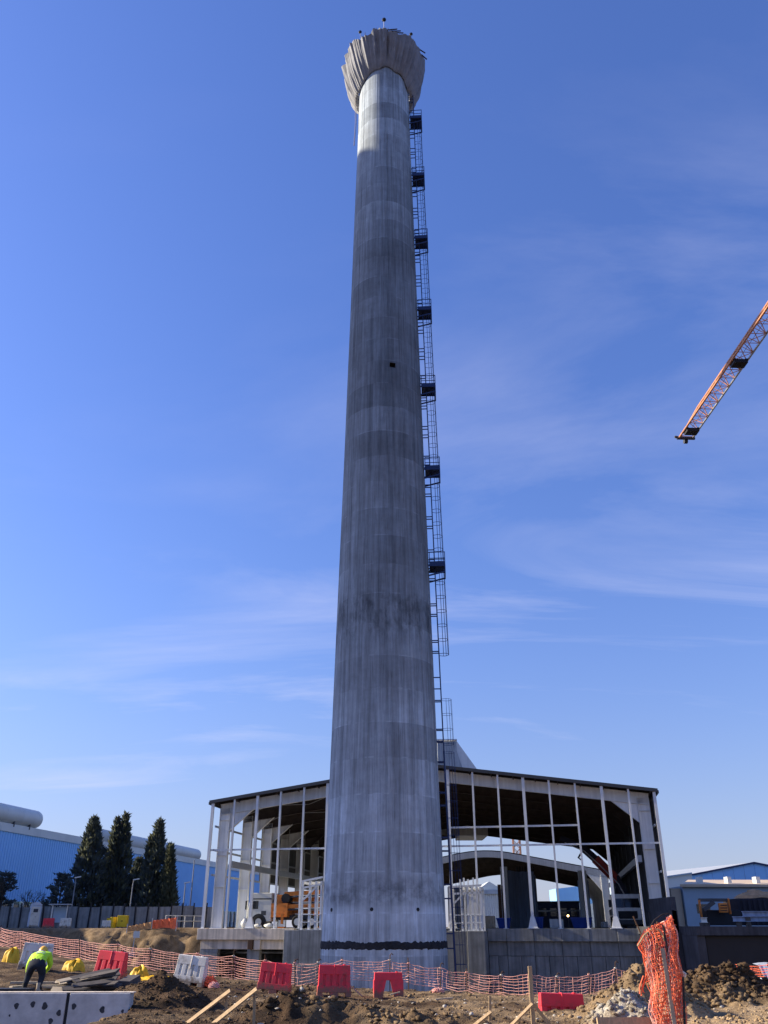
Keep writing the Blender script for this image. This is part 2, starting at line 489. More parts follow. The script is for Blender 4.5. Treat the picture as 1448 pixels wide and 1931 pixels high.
def soil_material():
    m = bpy.data.materials.new('soil')
    m.use_nodes = True
    t = m.node_tree
    b = t.nodes['Principled BSDF']
    b.inputs['Roughness'].default_value = 0.95
    b.inputs['Specular IOR Level'].default_value = 0.1
    L = t.links.new
    g = t.nodes.new('ShaderNodeNewGeometry')
    def noise(sc, det=6, ro=0.6):
        n = t.nodes.new('ShaderNodeTexNoise')
        n.inputs['Scale'].default_value = sc; n.inputs['Detail'].default_value = det; n.inputs['Roughness'].default_value = ro
        L(g.outputs['Position'], n.inputs['Vector'])
        return n.outputs['Fac']
    def ramp(f, *st):
        r = t.nodes.new('ShaderNodeValToRGB')
        while len(r.color_ramp.elements) < len(st):
            r.color_ramp.elements.new(0.5)
        for e, (p, c) in zip(r.color_ramp.elements, st):
            e.position = p; e.color = (*c, 1)
        L(f, r.inputs['Fac'])
        return r.outputs['Color']
    # moist brown earth and dry tan earth; the drier, trampled ground lies towards the right of the yard
    moist = ramp(noise(2.2), (0.3, (0.035, 0.024, 0.016)), (0.55, (0.080, 0.049, 0.028)), (0.75, (0.13, 0.085, 0.052)))
    dry = ramp(noise(1.7), (0.3, (0.19, 0.13, 0.072)), (0.5, (0.39, 0.275, 0.155)), (0.72, (0.54, 0.40, 0.245)))
    at_ = t.nodes.new('ShaderNodeAttribute'); at_.attribute_name = 'dryness'
    mx = t.nodes.new('ShaderNodeMixRGB')
    L(at_.outputs['Fac'], mx.inputs['Fac']); L(moist, mx.inputs['Color1']); L(dry, mx.inputs['Color2'])
    pale = t.nodes.new('ShaderNodeAttribute'); pale.attribute_name = 'rubble'
    mx2 = t.nodes.new('ShaderNodeMixRGB')
    L(pale.outputs['Fac'], mx2.inputs['Fac']); L(mx.outputs[0], mx2.inputs['Color1'])
    L(ramp(noise(5), (0.3, (0.20, 0.16, 0.11)), (0.5, (0.46, 0.42, 0.34)), (0.7, (0.62, 0.58, 0.50))), mx2.inputs['Color2'])
    fine = ramp(noise(28, 4), (0.3, (0.6, 0.6, 0.6)), (0.65, (1.15, 1.15, 1.15)))
    mul = t.nodes.new('ShaderNodeMixRGB'); mul.blend_type = 'MULTIPLY'; mul.inputs['Fac'].default_value = 1
    L(mx2.outputs[0], mul.inputs['Color1']); L(fine, mul.inputs['Color2'])
    L(mul.outputs[0], b.inputs['Base Color'])
    bp = t.nodes.new('ShaderNodeBump'); bp.inputs['Strength'].default_value = 0.9; bp.inputs['Distance'].default_value = 0.06
    L(noise(14, 8, 0.7), bp.inputs['Height'])
    L(bp.outputs['Normal'], b.inputs['Normal'])
    return m
soil = soil_material()
def dryness(x, y):
    az = 724 + 1763 * x / np.maximum(y, 6.0)
    d = np.interp(az, [0, 350, 560, 800, 1050, 1250, 1448], [0.08, 0.10, 0.16, 0.36, 0.52, 0.92, 1.0])
    n = fbm(x * 0.9, y * 0.9, 4, 61)
    d = np.clip(d + (n - 0.5) * 1.3, 0, 1)
    for (px, py, Y, rx, ry, k) in ((300, 1880, 22.6, 1.7, 1.3, 0.0), (1335, 1850, 26.5, 2.6, 1.7, 0.08), (1405, 1860, 26.5, 2.0, 1.5, 0.08), (1212, 1880, 23.4, 1.6, 1.4, 0.5), (620, 1900, 20.8, 2.2, 1.0, 0.22)):
        c = at(px, py, Y)
        w = np.clip(1.6 - 1.6 * np.sqrt(((x - c.x) / rx) ** 2 + ((y - c.y) / ry) ** 2), 0, 1)
        d = d * (1 - w) + w * np.clip(k + (n - 0.5), 0, 1)
    far = (y > 95) | (np.abs(x) > 45) | (y < 8)
    return np.where(far, 0.0, np.where(y > 45, 0.3 + 0.3 * n, d))
def rubble(x, y):
    c = at(1175, 1905, 20.4)
    w = np.clip(1.7 - 1.7 * np.sqrt(((x - c.x) / 1.0) ** 2 + ((y - c.y) / 0.9) ** 2), 0, 1)
    return np.clip(w * (0.4 + 1.2 * fbm(x * 3, y * 3, 3, 71)), 0, 1)
a = me.attributes.new('dryness', 'FLOAT', 'POINT'); a.data.foreach_set('value', dryness(GX, GY).ravel().astype(np.float32))
a = me.attributes.new('rubble', 'FLOAT', 'POINT'); a.data.foreach_set('value', rubble(GX, GY).ravel().astype(np.float32))
me.materials.append(soil)
ground = tag(link(bpy.data.objects.new('ground', me)), kind='structure')
ground['label'] = 'churned brown earth of the building site'

def gz(x, y):
    return float(ground_z(np.array([x]), np.array([y]))[0])

# ---------------------------------------------------------------- the concrete stack
CH = Vector((0.0, 65.0, 0.0))
_rz = [-4, 0, 10, 26, 45, 68, 77, 90]
_rr = [4.43, 4.34, 4.10, 3.79, 3.45, 3.08, 2.93, 2.80]
def rad(z):
    return float(np.interp(z, _rz, _rr))
def stack_material(name, base):
    m = bpy.data.materials.new(name)
    m.use_nodes = True
    t = m.node_tree
    b = t.nodes['Principled BSDF']
    b.inputs['Roughness'].default_value = 0.88
    b.inputs['Specular IOR Level'].default_value = 0.25
    L = t.links.new
    def mth(op, a, b_=None, c=False):
        n = t.nodes.new('ShaderNodeMath'); n.operation = op; n.use_clamp = c
        for i, v in enumerate((a, b_)):
            if v is None: continue
            if isinstance(v, (int, float)): n.inputs[i].default_value = v
            else: L(v, n.inputs[i])
        return n.outputs[0]
    tcn = t.nodes.new('ShaderNodeTexCoord')
    sp = t.nodes.new('ShaderNodeSeparateXYZ'); L(tcn.outputs['Object'], sp.inputs[0])
    ang = mth('ARCTAN2', sp.outputs['Y'], sp.outputs['X'])
    pan = mth('FLOOR', mth('MULTIPLY', ang, 34 / (2 * math.pi)))
    lift = mth('FLOOR', mth('MULTIPLY', sp.outputs['Z'], 1 / 2.5))
    def comb(x, y, z=0.0):
        n = t.nodes.new('ShaderNodeCombineXYZ')
        for i, v in enumerate((x, y, z)):
            if isinstance(v, (int, float)): n.inputs[i].default_value = v
            else: L(v, n.inputs[i])
        return n.outputs[0]
    def white(v):
        n = t.nodes.new('ShaderNodeTexWhiteNoise'); n.noise_dimensions = '3D'; L(v, n.inputs['Vector']); return n.outputs['Value']
    def noise(v, sc, det=6, ro=0.6):
        n = t.nodes.new('ShaderNodeTexNoise'); n.inputs['Scale'].default_value = sc; n.inputs['Detail'].default_value = det; n.inputs['Roughness'].default_value = ro
        L(v, n.inputs['Vector']); return n.outputs['Fac']
    def mr(f, a, b_, c, d):
        n = t.nodes.new('ShaderNodeMapRange'); n.clamp = True
        for i, v in enumerate((a, b_, c, d)): n.inputs[i + 1].default_value = v
        L(f, n.inputs[0]); return n.outputs[0]
    pan_v = white(comb(pan, 3.3, 1.0))
    cell_v = white(comb(pan, lift, 5.0))
    lift_v = white(comb(7.7, lift, 2.0))
    av = mth('MULTIPLY', ang, 4.0)
    str1 = noise(comb(av, mth('MULTIPLY', sp.outputs['Z'], 0.035), 0), 3.2, 8, 0.7)
    str2 = noise(comb(av, mth('MULTIPLY', sp.outputs['Z'], 0.06), 9.0), 7.0, 6, 0.7)
    cloud = noise(tcn.outputs['Object'], 0.22, 6, 0.65)
    mott = noise(tcn.outputs['Object'], 1.6, 7, 0.7)
    v = mth('ADD', 0.52, mth('MULTIPLY', pan_v, 0.15))
    v = mth('ADD', v, mth('MULTIPLY', cell_v, 0.15))
    v = mth('ADD', v, mth('MULTIPLY', lift_v, 0.20))
    v = mth('MULTIPLY', v, mr(cloud, 0.3, 0.7, 0.78, 1.2))
    v = mth('MULTIPLY', v, mr(mott, 0.3, 0.7, 0.88, 1.1))
    v = mth('MULTIPLY', v, mr(str1, 0.36, 0.60, 0.62, 1.08))
    str3 = noise(comb(av, mth('MULTIPLY', sp.outputs['Z'], 0.025), 17.0), 16.0, 4, 0.6)
    v = mth('MULTIPLY', v, mr(str3, 0.30, 0.42, 0.55, 1.0))
    grp = noise(comb(mth('MULTIPLY', ang, 0.6), mth('MULTIPLY', lift, 0.9), 31.0), 1.0, 3, 0.6)
    v = mth('MULTIPLY', v, mr(grp, 0.35, 0.65, 0.82, 1.12))
    v = mth('ADD', v, mr(str2, 0.66, 0.80, 0.0, 0.30))                     # pale lime runs
    # joints between the lifts leave a pale broken line
    fr = mth('FRACT', mth('MULTIPLY', sp.outputs['Z'], 1 / 2.5))
    ln = mth('MULTIPLY', mr(fr, 0.0, 0.05, 1.0, 0.0), mr(noise(comb(av, mth('MULTIPLY', lift, 3.1), 4.0), 1.3, 4), 0.5, 0.62, 0.0, 0.30))
    v = mth('ADD', v, ln)
    # damp dark patches in two lifts, a pale washed one near the foot, mid height darkened in colour for shade and staining
    dk = mth('MULTIPLY', mth('MULTIPLY', mr(sp.outputs['Z'], 20.5, 22.5, 0, 1), mr(sp.outputs['Z'], 24.6, 25.4, 1, 0)), mr(noise(comb(av, mth('MULTIPLY', sp.outputs['Z'], 0.4), 2), 1.1, 5, 0.7), 0.42, 0.6, 0.0, 0.5))
    v = mth('MULTIPLY', v, mth('SUBTRACT', 1.0, dk))
    dk2 = mth('MULTIPLY', mth('MULTIPLY', mr(sp.outputs['Z'], 2.9, 3.3, 0, 1), mr(sp.outputs['Z'], 4.0, 5.2, 1, 0)), mr(noise(comb(av, mth('MULTIPLY', sp.outputs['Z'], 0.8), 6), 1.0, 6, 0.7), 0.38, 0.62, 0.0, 0.55))
    v = mth('MULTIPLY', v, mth('SUBTRACT', 1.0, dk2))
    v = mth('ADD', v, mth('MULTIPLY', mth('MULTIPLY', mr(sp.outputs['Z'], 1.6, 2.1, 0, 1), mr(sp.outputs['Z'], 2.6, 3.0, 1, 0)), 0.12))
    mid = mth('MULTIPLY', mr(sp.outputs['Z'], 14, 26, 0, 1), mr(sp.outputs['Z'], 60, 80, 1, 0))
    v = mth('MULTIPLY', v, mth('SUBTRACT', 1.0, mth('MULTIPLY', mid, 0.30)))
    v = mth('MULTIPLY', v, mr(sp.outputs['Z'], 6, 19, 1.28, 1.0))  # foot made paler in colour for the skylight on it
    v = mth('MULTIPLY', v, mr(sp.outputs['Z'], 66, 80, 1.0, 1.2))  # top made paler in colour to brighten its sunlit part
    cr = t.nodes.new('ShaderNodeMixRGB'); cr.blend_type = 'MIX'
    cr.inputs['Color1'].default_value = (base * 0.92, base * 1.0, base * 1.07, 1)
    cr.inputs['Color2'].default_value = (base * 0.84, base * 1.02, base * 1.18, 1)
    L(cloud, cr.inputs['Fac'])
    mu = t.nodes.new('ShaderNodeMixRGB'); mu.blend_type = 'MULTIPLY'; mu.inputs['Fac'].default_value = 1
    L(cr.outputs[0], mu.inputs['Color1'])
    L(comb(v, v, v), mu.inputs['Color2'])
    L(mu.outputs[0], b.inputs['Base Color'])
    bp = t.nodes.new('ShaderNodeBump'); bp.inputs['Strength'].default_value = 0.25; bp.inputs['Distance'].default_value = 0.05
    L(mth('ADD', mott, mth('MULTIPLY', str1, 0.8)), bp.inputs['Height'])
    L(bp.outputs['Normal'], b.inputs['Normal'])
    return m
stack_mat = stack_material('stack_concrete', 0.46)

chim = thing('concrete_chimney', 'tall tapering grey concrete chimney standing in front of the steel hall', 'chimney', CH)
NP = 34
rnd = random.Random(4)
pan_off = [rnd.uniform(-0.012, 0.012) for _ in range(NP)]
joint = [rnd.choice([-0.02, -0.012, 0.008, -0.022, 0.014, -0.004]) for _ in range(NP)]
step = 2 * math.pi / NP
VA = -math.pi / 2 + R(13.0)                          # the small vent faces the camera, a little to the right
VH = 0.27 / 3.42
angs = []
for k in range(NP):
    a0 = -math.pi + k * step + rnd.uniform(-0.18, 0.18) * step
    angs += [(a0, joint[k]), (a0 + 0.006, pan_off[k]), (a0 + step / 2, pan_off[k] + 0.002), (a0 + step * 0.8, pan_off[k])]
angs = [x for x in angs if abs(x[0] - VA) > VH * 1.15]
angs += [(VA - VH, 0), (VA + VH, 0)]
angs.sort()
zs = [-4.0]
z = -2.5
while z < 90.1:
    zs += [z - 0.02, z + 0.02]
    z += 2.5
zs += [46.75, 47.28]
zs = sorted(q for q in zs if q < 90.2) + [90.2]
m = MB()
rows = []
for i, zz in enumerate(zs):
    lo = math.sin(i * 12.9) * 0.006
    rows.append([(CH.x + (rad(zz) + o + lo) * math.cos(a), CH.y + (rad(zz) + o + lo) * math.sin(a), zz) for a, o in angs])
m.grid(rows, close=True)
ia = [i for i, x in enumerate(angs) if abs(x[0] - (VA - VH)) < 1e-6][0]
iz = zs.index(46.75)
na = len(angs)
hole = (iz * na + ia, iz * na + ia + 1, (iz + 1) * na + ia + 1, (iz + 1) * na + ia)
m.f = [f for f in m.f if f != hole]
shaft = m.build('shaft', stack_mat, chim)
# lining of the small vent, its recess shade painted near black
m = MB()
q = [Vector(m_) for m_ in (rows[iz][ia], rows[iz][ia + 1], rows[iz + 1][ia + 1], rows[iz + 1][ia])]
inn = Vector((CH.x, CH.y, 47.0)) - (q[0] + q[2]) / 2
inn.z = 0
inn = inn.normalized() * 0.45
qi = [p + inn for p in q]
m.add(q + qi, [(0, 1, 5, 4), (1, 2, 6, 5), (2, 3, 7, 6), (3, 0, 4, 7), (4, 5, 6, 7)])
m.build('vent_opening', M('vent_shade_concrete', (0.03, 0.03, 0.03), 0.9), chim)
m = MB()
rows2 = []
for zz, rr in ((90.2, 2.8), (90.2, 2.45), (86.0, 2.5)):
    rows2.append([(CH.x + rr * math.cos(k * math.pi / 24), CH.y + rr * math.sin(k * math.pi / 24), zz) for k in range(48)])
m.grid(rows2, close=True)
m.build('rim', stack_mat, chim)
# rough bitumen joint round the foot
m = MB()
rows2 = []
NB = 240
for zz, ro in ((0.40, 0.0), (0.46, 0.045), (0.62, 0.05), (0.78, 0.047), (0.86, 0.0)):
    row = []
    for k in range(NB):
        a = 2 * math.pi * k / NB
        jz = 0.085 * (vnoise(np.array([k * 0.9]), np.array([zz * 9]), 5)[0] - 0.5) * 2
        jr = 0.03 * (vnoise(np.array([k * 0.7]), np.array([zz * 21]), 9)[0] - 0.5)
        r_ = rad(zz) + ro + jr * (1 if ro else 0)
        row.append((CH.x + r_ * math.cos(a), CH.y + r_ * math.sin(a), zz + jz))
    rows2.append(row)
m.grid(rows2, close=True)
m.build('joint_band', M('bitumen', (0.022, 0.024, 0.03), 0.85, var=0.6, scale=3, bump=0.6, bscale=9), chim)
for px in (623, 701, 788):
    p = at(px, 1719, 61)
    a = math.atan2(-math.sqrt(max(0.1, 4.25 ** 2 - p.x ** 2)), p.x)
    d = Vector((math.cos(a), math.sin(a), 0))
    c = Vector((CH.x, CH.y, 2.75)) + d * (rad(2.75) + 0.0)
    m = MB()
    m.tube([c - d * 0.05, c + d * 0.025], 0.12, 12)
    m.build('hole_shade_plug', black, chim)  # black plug stands for the shade inside a tie hole

# ---------------------------------------------------------------- shrouded work platform on top
hood = thing('shrouded_work_platform', 'grey tarpaulin shrouded work platform wrapped round the chimney top', 'scaffold', (0, 65, 86))
NT, NA = 34, 420
def pleat(a, t_):
    # folds hang from the rim's posts and are gathered at the neck
    s_ = 0
    for k, (fq, ph, am) in enumerate(((5, 0.4, 0.07), (11, 1.9, 0.12), (23, 0.8, 0.15), (41, 2.7, 0.10), (67, 0.2, 0.05))):
        w = (a * fq / (2 * math.pi) + ph + 0.5 * math.sin(a * 2 + k) + 0.3 * math.sin(a * 5.0 + 2 * k) + 0.28 * t_ * math.sin(a * 3 + k * 2)) % 1.0
        s_ += am * ((w / 0.72 if w < 0.72 else (1 - w) / 0.28) - 0.5) * 2
    return s_
m = MB()
rows2 = []
for i in range(NT + 1):
    t_ = i / NT
    row = []
    for k in range(NA):
        a = 2 * math.pi * k / NA
        fr_ = max(0.0, -math.sin(a)) ** 1.4                      # hitched up towards the camera, hanging lower at the sides
        zb = 86.3 + 2.2 * fr_ - 0.7 * vnoise(np.array([a * 3.1]), np.array([5.0]), 4)[0] ** 2
        zr = 92.0 + 0.45 * (vnoise(np.array([a * 5.1]), np.array([2.0]), 3)[0] - 0.5) * 2
        rr = 2.93 + 1.83 * t_ ** (0.5 + 0.33 * fr_)
        am = (0.3 + 0.9 * min(1, t_ * 3)) * (1.0 - 0.45 * t_) * (0.7 + 0.7 * max(0.0, math.cos(a - R(205))))
        r_ = rr + pleat(a, t_) * am * (0.35 + 1.0 * vnoise(np.array([a * 1.7 + 3]), np.array([t_ * 1.6]), 12)[0]) + 0.16 * (vnoise(np.array([a * 2.2 + t_ * 1.5]), np.array([t_ * 2.5]), 15)[0] - 0.5) * math.sin(math.pi * t_)
        zz = zb + (zr - zb) * t_
        if t_ < 0.1:
            r_ = max(r_, rad(zz) + 0.06)
        row.append((CH.x + r_ * math.cos(a), CH.y + r_ * math.sin(a), zz))
    rows2.append(row)
m.grid(rows2, close=True)
tp = m.build('tarpaulin', tarp, hood)
sm = tp.modifiers.new('thickness', 'SOLIDIFY'); sm.thickness = 0.02
m = MB()
m.prism([(CH.x + 3.9 * math.cos(k * math.pi / 18), CH.y + 3.9 * math.sin(k * math.pi / 18), 91.3) for k in range(36)], (0, 0, 0.06))
m.build('deck', old_wood, hood)
for k in range(20):
    a = 2 * math.pi * k / 20 + 0.1
    c = Vector((CH.x + 4.3 * math.cos(a), CH.y + 4.3 * math.sin(a), 0))
    m = MB()
    m.tube([(c.x, c.y, 90.8), (c.x + 0.05 * math.sin(k), c.y, 92.9 + 0.25 * math.sin(k * 7.3))], 0.03, 5)
    m.build('guard_post', rebar, hood)
for (p0, p1) in (((0.2, -4.5, 92.3), (1.5, -4.45, 92.55)), ((0.6, -4.4, 92.25), (1.9, -4.3, 92.45)), ((0.9, -4.3, 92.2), (2.2, -4.15, 92.3)), ((4.0, -2.5, 91.9), (4.75, -2.1, 91.75)), ((4.3, -1.9, 91.8), (4.95, -1.5, 91.5))):
    m = MB()
    m.bar(Vector(p0) + CH, Vector(p1) + CH, 0.14, 0.03)
    m.build('plank', old_wood, hood)
# warning lamps on stalks above the shroud
for (px, py0, py1, Y, cat_l) in ((724, 66, 38, 60.6, 'tall'), (681, 72, 61, 61.6, 'l'), (772, 78, 65, 61.8, 'r')):
    p0 = at(px, py0, Y); p1 = at(px - (2 if cat_l == 'l' else -3 if cat_l == 'r' else 0), py1, Y)
    lab = {'tall': 'tall warning lamp on a stalk above the middle of the shrouded platform', 'l': 'short warning lamp on the left rim of the shrouded platform', 'r': 'short warning lamp on the right rim of the shrouded platform'}[cat_l]
    t_ = thing('warning_lamp', lab, 'lamp', p0, 'warning lamps above the shrouded platform')
    m = MB(); m.tube([p0 - Vector((0, 0, 1.0)), p1], 0.045, 6); m.build('stalk', silver, t_)
    m = MB()
    r_ = 0.24 if cat_l == 'tall' else 0.19
    m.tube([p1 - Vector((0.02, r_ * 0.6, 0)), p1 + Vector((0, -r_ * 0.3, 0.02)), p1 + Vector((0, r_ * 0.3, 0.02)), p1 + Vector((0.02, r_ * 0.7, 0))], [r_ * 0.75, r_, r_ * 0.95, r_ * 0.5], 12)
    m.build('lamp_head', black, t_, smooth=True)
m = MB()
for dx in (0, 0.35):
    p0 = at(669 + dx * 3, 185, 64.5); p1 = at(669 + dx * 10, 275, 64.5)
    m.tube([p0 + Vector((0, 0, 1.5)), (p0 + p1) / 2 + Vector((0.05, 0, 0)), Vector((p0.x, p0.y, p1.z))], 0.022, 4)
m.build('hanging_rope', white_pl, hood)

# ---------------------------------------------------------------- caged ladder on the right flank
PHI = R(-4)
LW = Vector((math.cos(PHI), math.sin(PHI), 0))
LT = Vector((-LW.y, LW.x, 0))
def lad(z, o, tng=0.0):
    return CH + LW * (rad(z) + o) + LT * tng + Vector((0, 0, z))
ladder = thing('caged_ladder', 'navy steel caged ladder climbing the right flank of the chimney', 'ladder', lad(-3.4, 0.5))
plats = [82.3, 73.4, 64.5, 55.3, 46.3, 37.6, 28.5]
def section(z0, z1, cage=True, r=0.05, rungs=True, hoop_r=0.022, sides=(-0.24, 0.24)):
    for s_ in sides:
        m = MB(); m.tube([lad(z0, 0.5, s_), lad(z1, 0.5, s_)], r, 5); m.build('rail', navy, ladder)
    if rungs:
        m = MB()
        z_ = z0 + 0.15
        while z_ < z1:
            m.tube([lad(z_, 0.5, -0.24), lad(z_, 0.5, 0.24)], 0.02, 4); z_ += 0.3
        o = m.build('rungs', navy, ladder); o['kind'] = 'stuff'
    z_ = z0 + 0.7
    k = 0
    while z_ < z1:
        for s_ in sides:
            m = MB(); m.bar(lad(z_, -0.03, s_), lad(z_, 0.5, s_), 0.05, 0.08); m.build('wall_bracket', navy, ladder)
        k += 1
        z_ += 0.9 if k % 2 else 2.2
    if cage:
        def hp(z_, a):
            return lad(z_, 0.5 + 0.40 + 0.42 * math.sin(a), 0.40 * math.cos(a)) if a >= 0 else lad(z_, 0.5, 0.0)
        n = max(3, int(round((z1 - z0 - 0.6) / 1.15)))
        for i in range(n + 1):
            zz = z0 + 0.5 + (z1 - z0 - 0.6) * i / n
            pts = [lad(zz, 0.5, 0.26)] + [lad(zz, 0.5 + 0.36 + 0.42 * math.sin(a), 0.40 * math.cos(a)) for a in [math.pi * q / 8 for q in range(9)]] + [lad(zz, 0.5, -0.26)]
            m = MB(); m.tube(pts, hoop_r, 4); m.build('cage_hoop', navy, ladder)
        for a in [math.pi * q / 6 for q in range(7)]:
            m = MB()
            m.tube([lad(zz, 0.5 + 0.36 + 0.42 * math.sin(a), 0.40 * math.cos(a)) for zz in (z0 + 0.5, (z0 + z1) / 2, z1 - 0.1)], hoop_r * 0.85, 4)
            m.build('cage_bar', navy, ladder)
for i, zp in enumerate(plats):
    if i + 1 < len(plats):
        section(plats[i + 1], zp)
section(20.6, 28.5)
section(17.6, 20.6, cage=False, rungs=False, sides=(-0.24,))
section(13.6, 17.6, hoop_r=0.014, r=0.05)
section(-3.4, 13.6, cage=True, r=0.075, hoop_r=0.013)
section(82.3, 87.5, cage=False)
def landing(zp):
    p = bpy.data.objects.new('landing', None); link(p); p.parent = ladder; OFF[p] = OFF[ladder]; p.empty_display_size = 0.2
    o0, o1, t0, t1 = 0.08, 1.35, -0.85, 0.65
    m = MB()
    c = lad(zp, (o0 + o1) / 2, (t0 + t1) / 2)
    m.obox(c, LW * (o1 - o0) / 2, LT * (t1 - t0) / 2, Vector((0, 0, 0.03)))
    m.build('floor_plate', navy, p)
    cs = [(o0, t0), (o1, t0), (o1, t1), (o0, t1)]
    def q(o, t_, dz):
        return lad(zp, o, t_) + Vector((0, 0, dz))
    m = MB()
    for (o, t_) in cs:
        m.bar(q(o, t_, -0.1), q(o, t_, 1.15), 0.06, 0.06)
    m.bar(q(o1, -0.1, 0), q(o1, -0.1, 1.15), 0.05, 0.05)
    m.build('railing_posts', navy, p)
    m = MB()
    for dz, w in ((1.12, 0.06), (0.58, 0.05)):
        for k in range(3):
            m.bar(q(*cs[k], dz), q(*cs[k + 1], dz), 0.045, w)
    m.build('railing', navy, p)
    m = MB()
    for k in range(3):
        m.bar(q(*cs[k], 0.16), q(*cs[k + 1], 0.16), 0.02, 0.28)
    m.build('toe_board', navy, p)
    m = MB()
    for t_ in (t0, t1):
        m.bar(q(0.0, t_, -0.95), q(o1, t_, -0.62), 0.07, 0.12)
        m.bar(q(0.0, t_, -0.05), q(o1, t_, -0.08), 0.07, 0.14)
        m.bar(q(o1, t_, -0.68), q(o1, t_, 0.0), 0.07, 0.07)
    m.bar(q(o1, t0, -0.66), q(o1, t1, -0.66), 0.07, 0.12)
    m.bar(q(0.7, t0, -0.08), q(0.7, t1, -0.08), 0.07, 0.12)
    m.build('support_frame', navy, p)
for zp in plats:
    landing(zp)

# ---------------------------------------------------------------- the older stack to the left, whose shadow lies on the new one
sh = Vector((SDIR.x, SDIR.y, 0)).normalized()
OC = CH + sh * 92
old = thing('old_chimney', 'older plain concrete chimney standing far to the left of the site', 'chimney', OC)
H2 = 74.0 + 92 * math.tan(SUN_EL)
m = MB()
rows2 = []
for k in range(41):
    zz = -1 + (H2 + 1) * k / 40
    rr = np.interp(zz, [0, H2], [6.2, 3.7])
    rows2.append([(OC.x + rr * math.cos(j * math.pi / 24), OC.y + rr * math.sin(j * math.pi / 24), zz) for j in range(48)])
m.grid(rows2, close=True)
m.f.append(tuple(range(40 * 48, 41 * 48)))
m.build('shaft', concrete, old, smooth=True)
# ---------------------------------------------------------------- the steel hall
DECK = 1.6
def H(s, d, z=0.0):
    p = HL + HV * s + HU * d
    return Vector((p.x, p.y, z))
def S(px, d=0.0):
    """Distance along the hall's front (d metres behind it) of a pixel column near the horizon."""
    k = (px - 724) / 1763.0
    o = HL + HU * d
    return (k * o.y - o.x) / (HV.x - k * HV.y)
EAVE, RIDGE = 11.62, 14.2
def zt(s, w=HW, e=EAVE, r=RIDGE):
    return e + (r - e) * (1 - abs(s - w / 2) / (w / 2))
def ibeam(m, p0, p1, dv, depth, fw, side, tf=0.03, tw=0.02):
    """I-section from p0 to p1; dv points across the web, side across the flanges."""
    p0, p1, dv, side = Vector(p0), Vector(p1), Vector(dv).normalized(), Vector(side).normalized()
    c, a = (p0 + p1) / 2, (p1 - p0) / 2
    m.obox(c, a, dv * (depth / 2 - tf), side * tw / 2)
    for q in (-1, 1):
        m.obox(c + dv * q * (depth / 2 - tf / 2), a, dv * tf / 2, side * fw / 2)
def corrugated(m, p0, du, dl, n, amp, nrm):
    """Sheet from p0: n ribs along du, running dl."""
    p0, du, dl, nrm = Vector(p0), Vector(du), Vector(dl), Vector(nrm)
    prof_ = []
    for k in range(n):
        for f_, h_ in ((0.0, 0), (0.42, 0), (0.52, 1), (0.90, 1)):
            prof_.append((du * ((k + f_) / n)) + nrm * (amp * h_))
    prof_.append(du.copy())
    m.grid([[p0 + q for q in prof_], [p0 + q + dl for q in prof_]])

hall = thing('steel_hall', 'large unfinished white steel portal frame hall behind the chimney', 'building', H(0, 0, DECK))
BAY, NF = 6.1, 9
D0 = 0.9
DL = D0 + BAY * (NF - 1)
HWD = HW / 2
slope = math.atan2(RIDGE - EAVE, HWD)
for i in range(NF):
    d = D0 + BAY * i
    for sd in (0, 1):
        s0 = 0.95 if sd == 0 else HW - 0.95
        sg = 1 if sd == 0 else -1
        m = MB()
        ibeam(m, H(s0, d, DECK), H(s0, d, zt(s0) - 0.55), HV, 0.95, 0.38, HU)
        m.obox(H(s0, d, DECK + 0.02), HV * 0.55, HU * 0.3, Vector((0, 0, 0.03)))
        for zz in (DECK + 3.2, 7.3, 10.2):
            m.obox(H(s0, d, zz), HV * 0.46, HU * 0.17, Vector((0, 0, 0.02)))
        m.build('column', paint_white if (i == 0 or sd == 0) else cladding, hall)  # inner right columns take a darker colour for the shade there
        m = MB()
        a0, a1 = s0 - sg * 0.45, HWD
        off = 0.62
        p0, p1 = H(a0, d, zt(a0) - off), H(a1, d, zt(a1) - off)
        dr = (p1 - p0).normalized()
        nr = HU.cross(dr).normalized()
        ibeam(m, p0, p1, nr, 0.9, 0.34, HU)
        m.build('rafter', paint_white if i == 0 else shade_steel, hall)
        m = MB()
        b0 = s0 + sg * 0.48
        m.prism([H(b0, d - 0.012, zt(b0) - 1.0), H(b0 + sg * 2.1, d - 0.012, zt(b0 + sg * 2.1) - 1.02), H(b0, d - 0.012, zt(b0) - 2.5)], HU * 0.024)
        m.bar(H(b0, d, zt(b0) - 2.5), H(b0 + sg * 2.1, d, zt(b0 + sg * 2.1) - 1.03), 0.3, 0.03, up=HU.cross(Vector((0, 0, 1))))
        m.build('haunch', paint_white if i == 0 or (sd == 0 and i < 4) else shade_steel, hall)
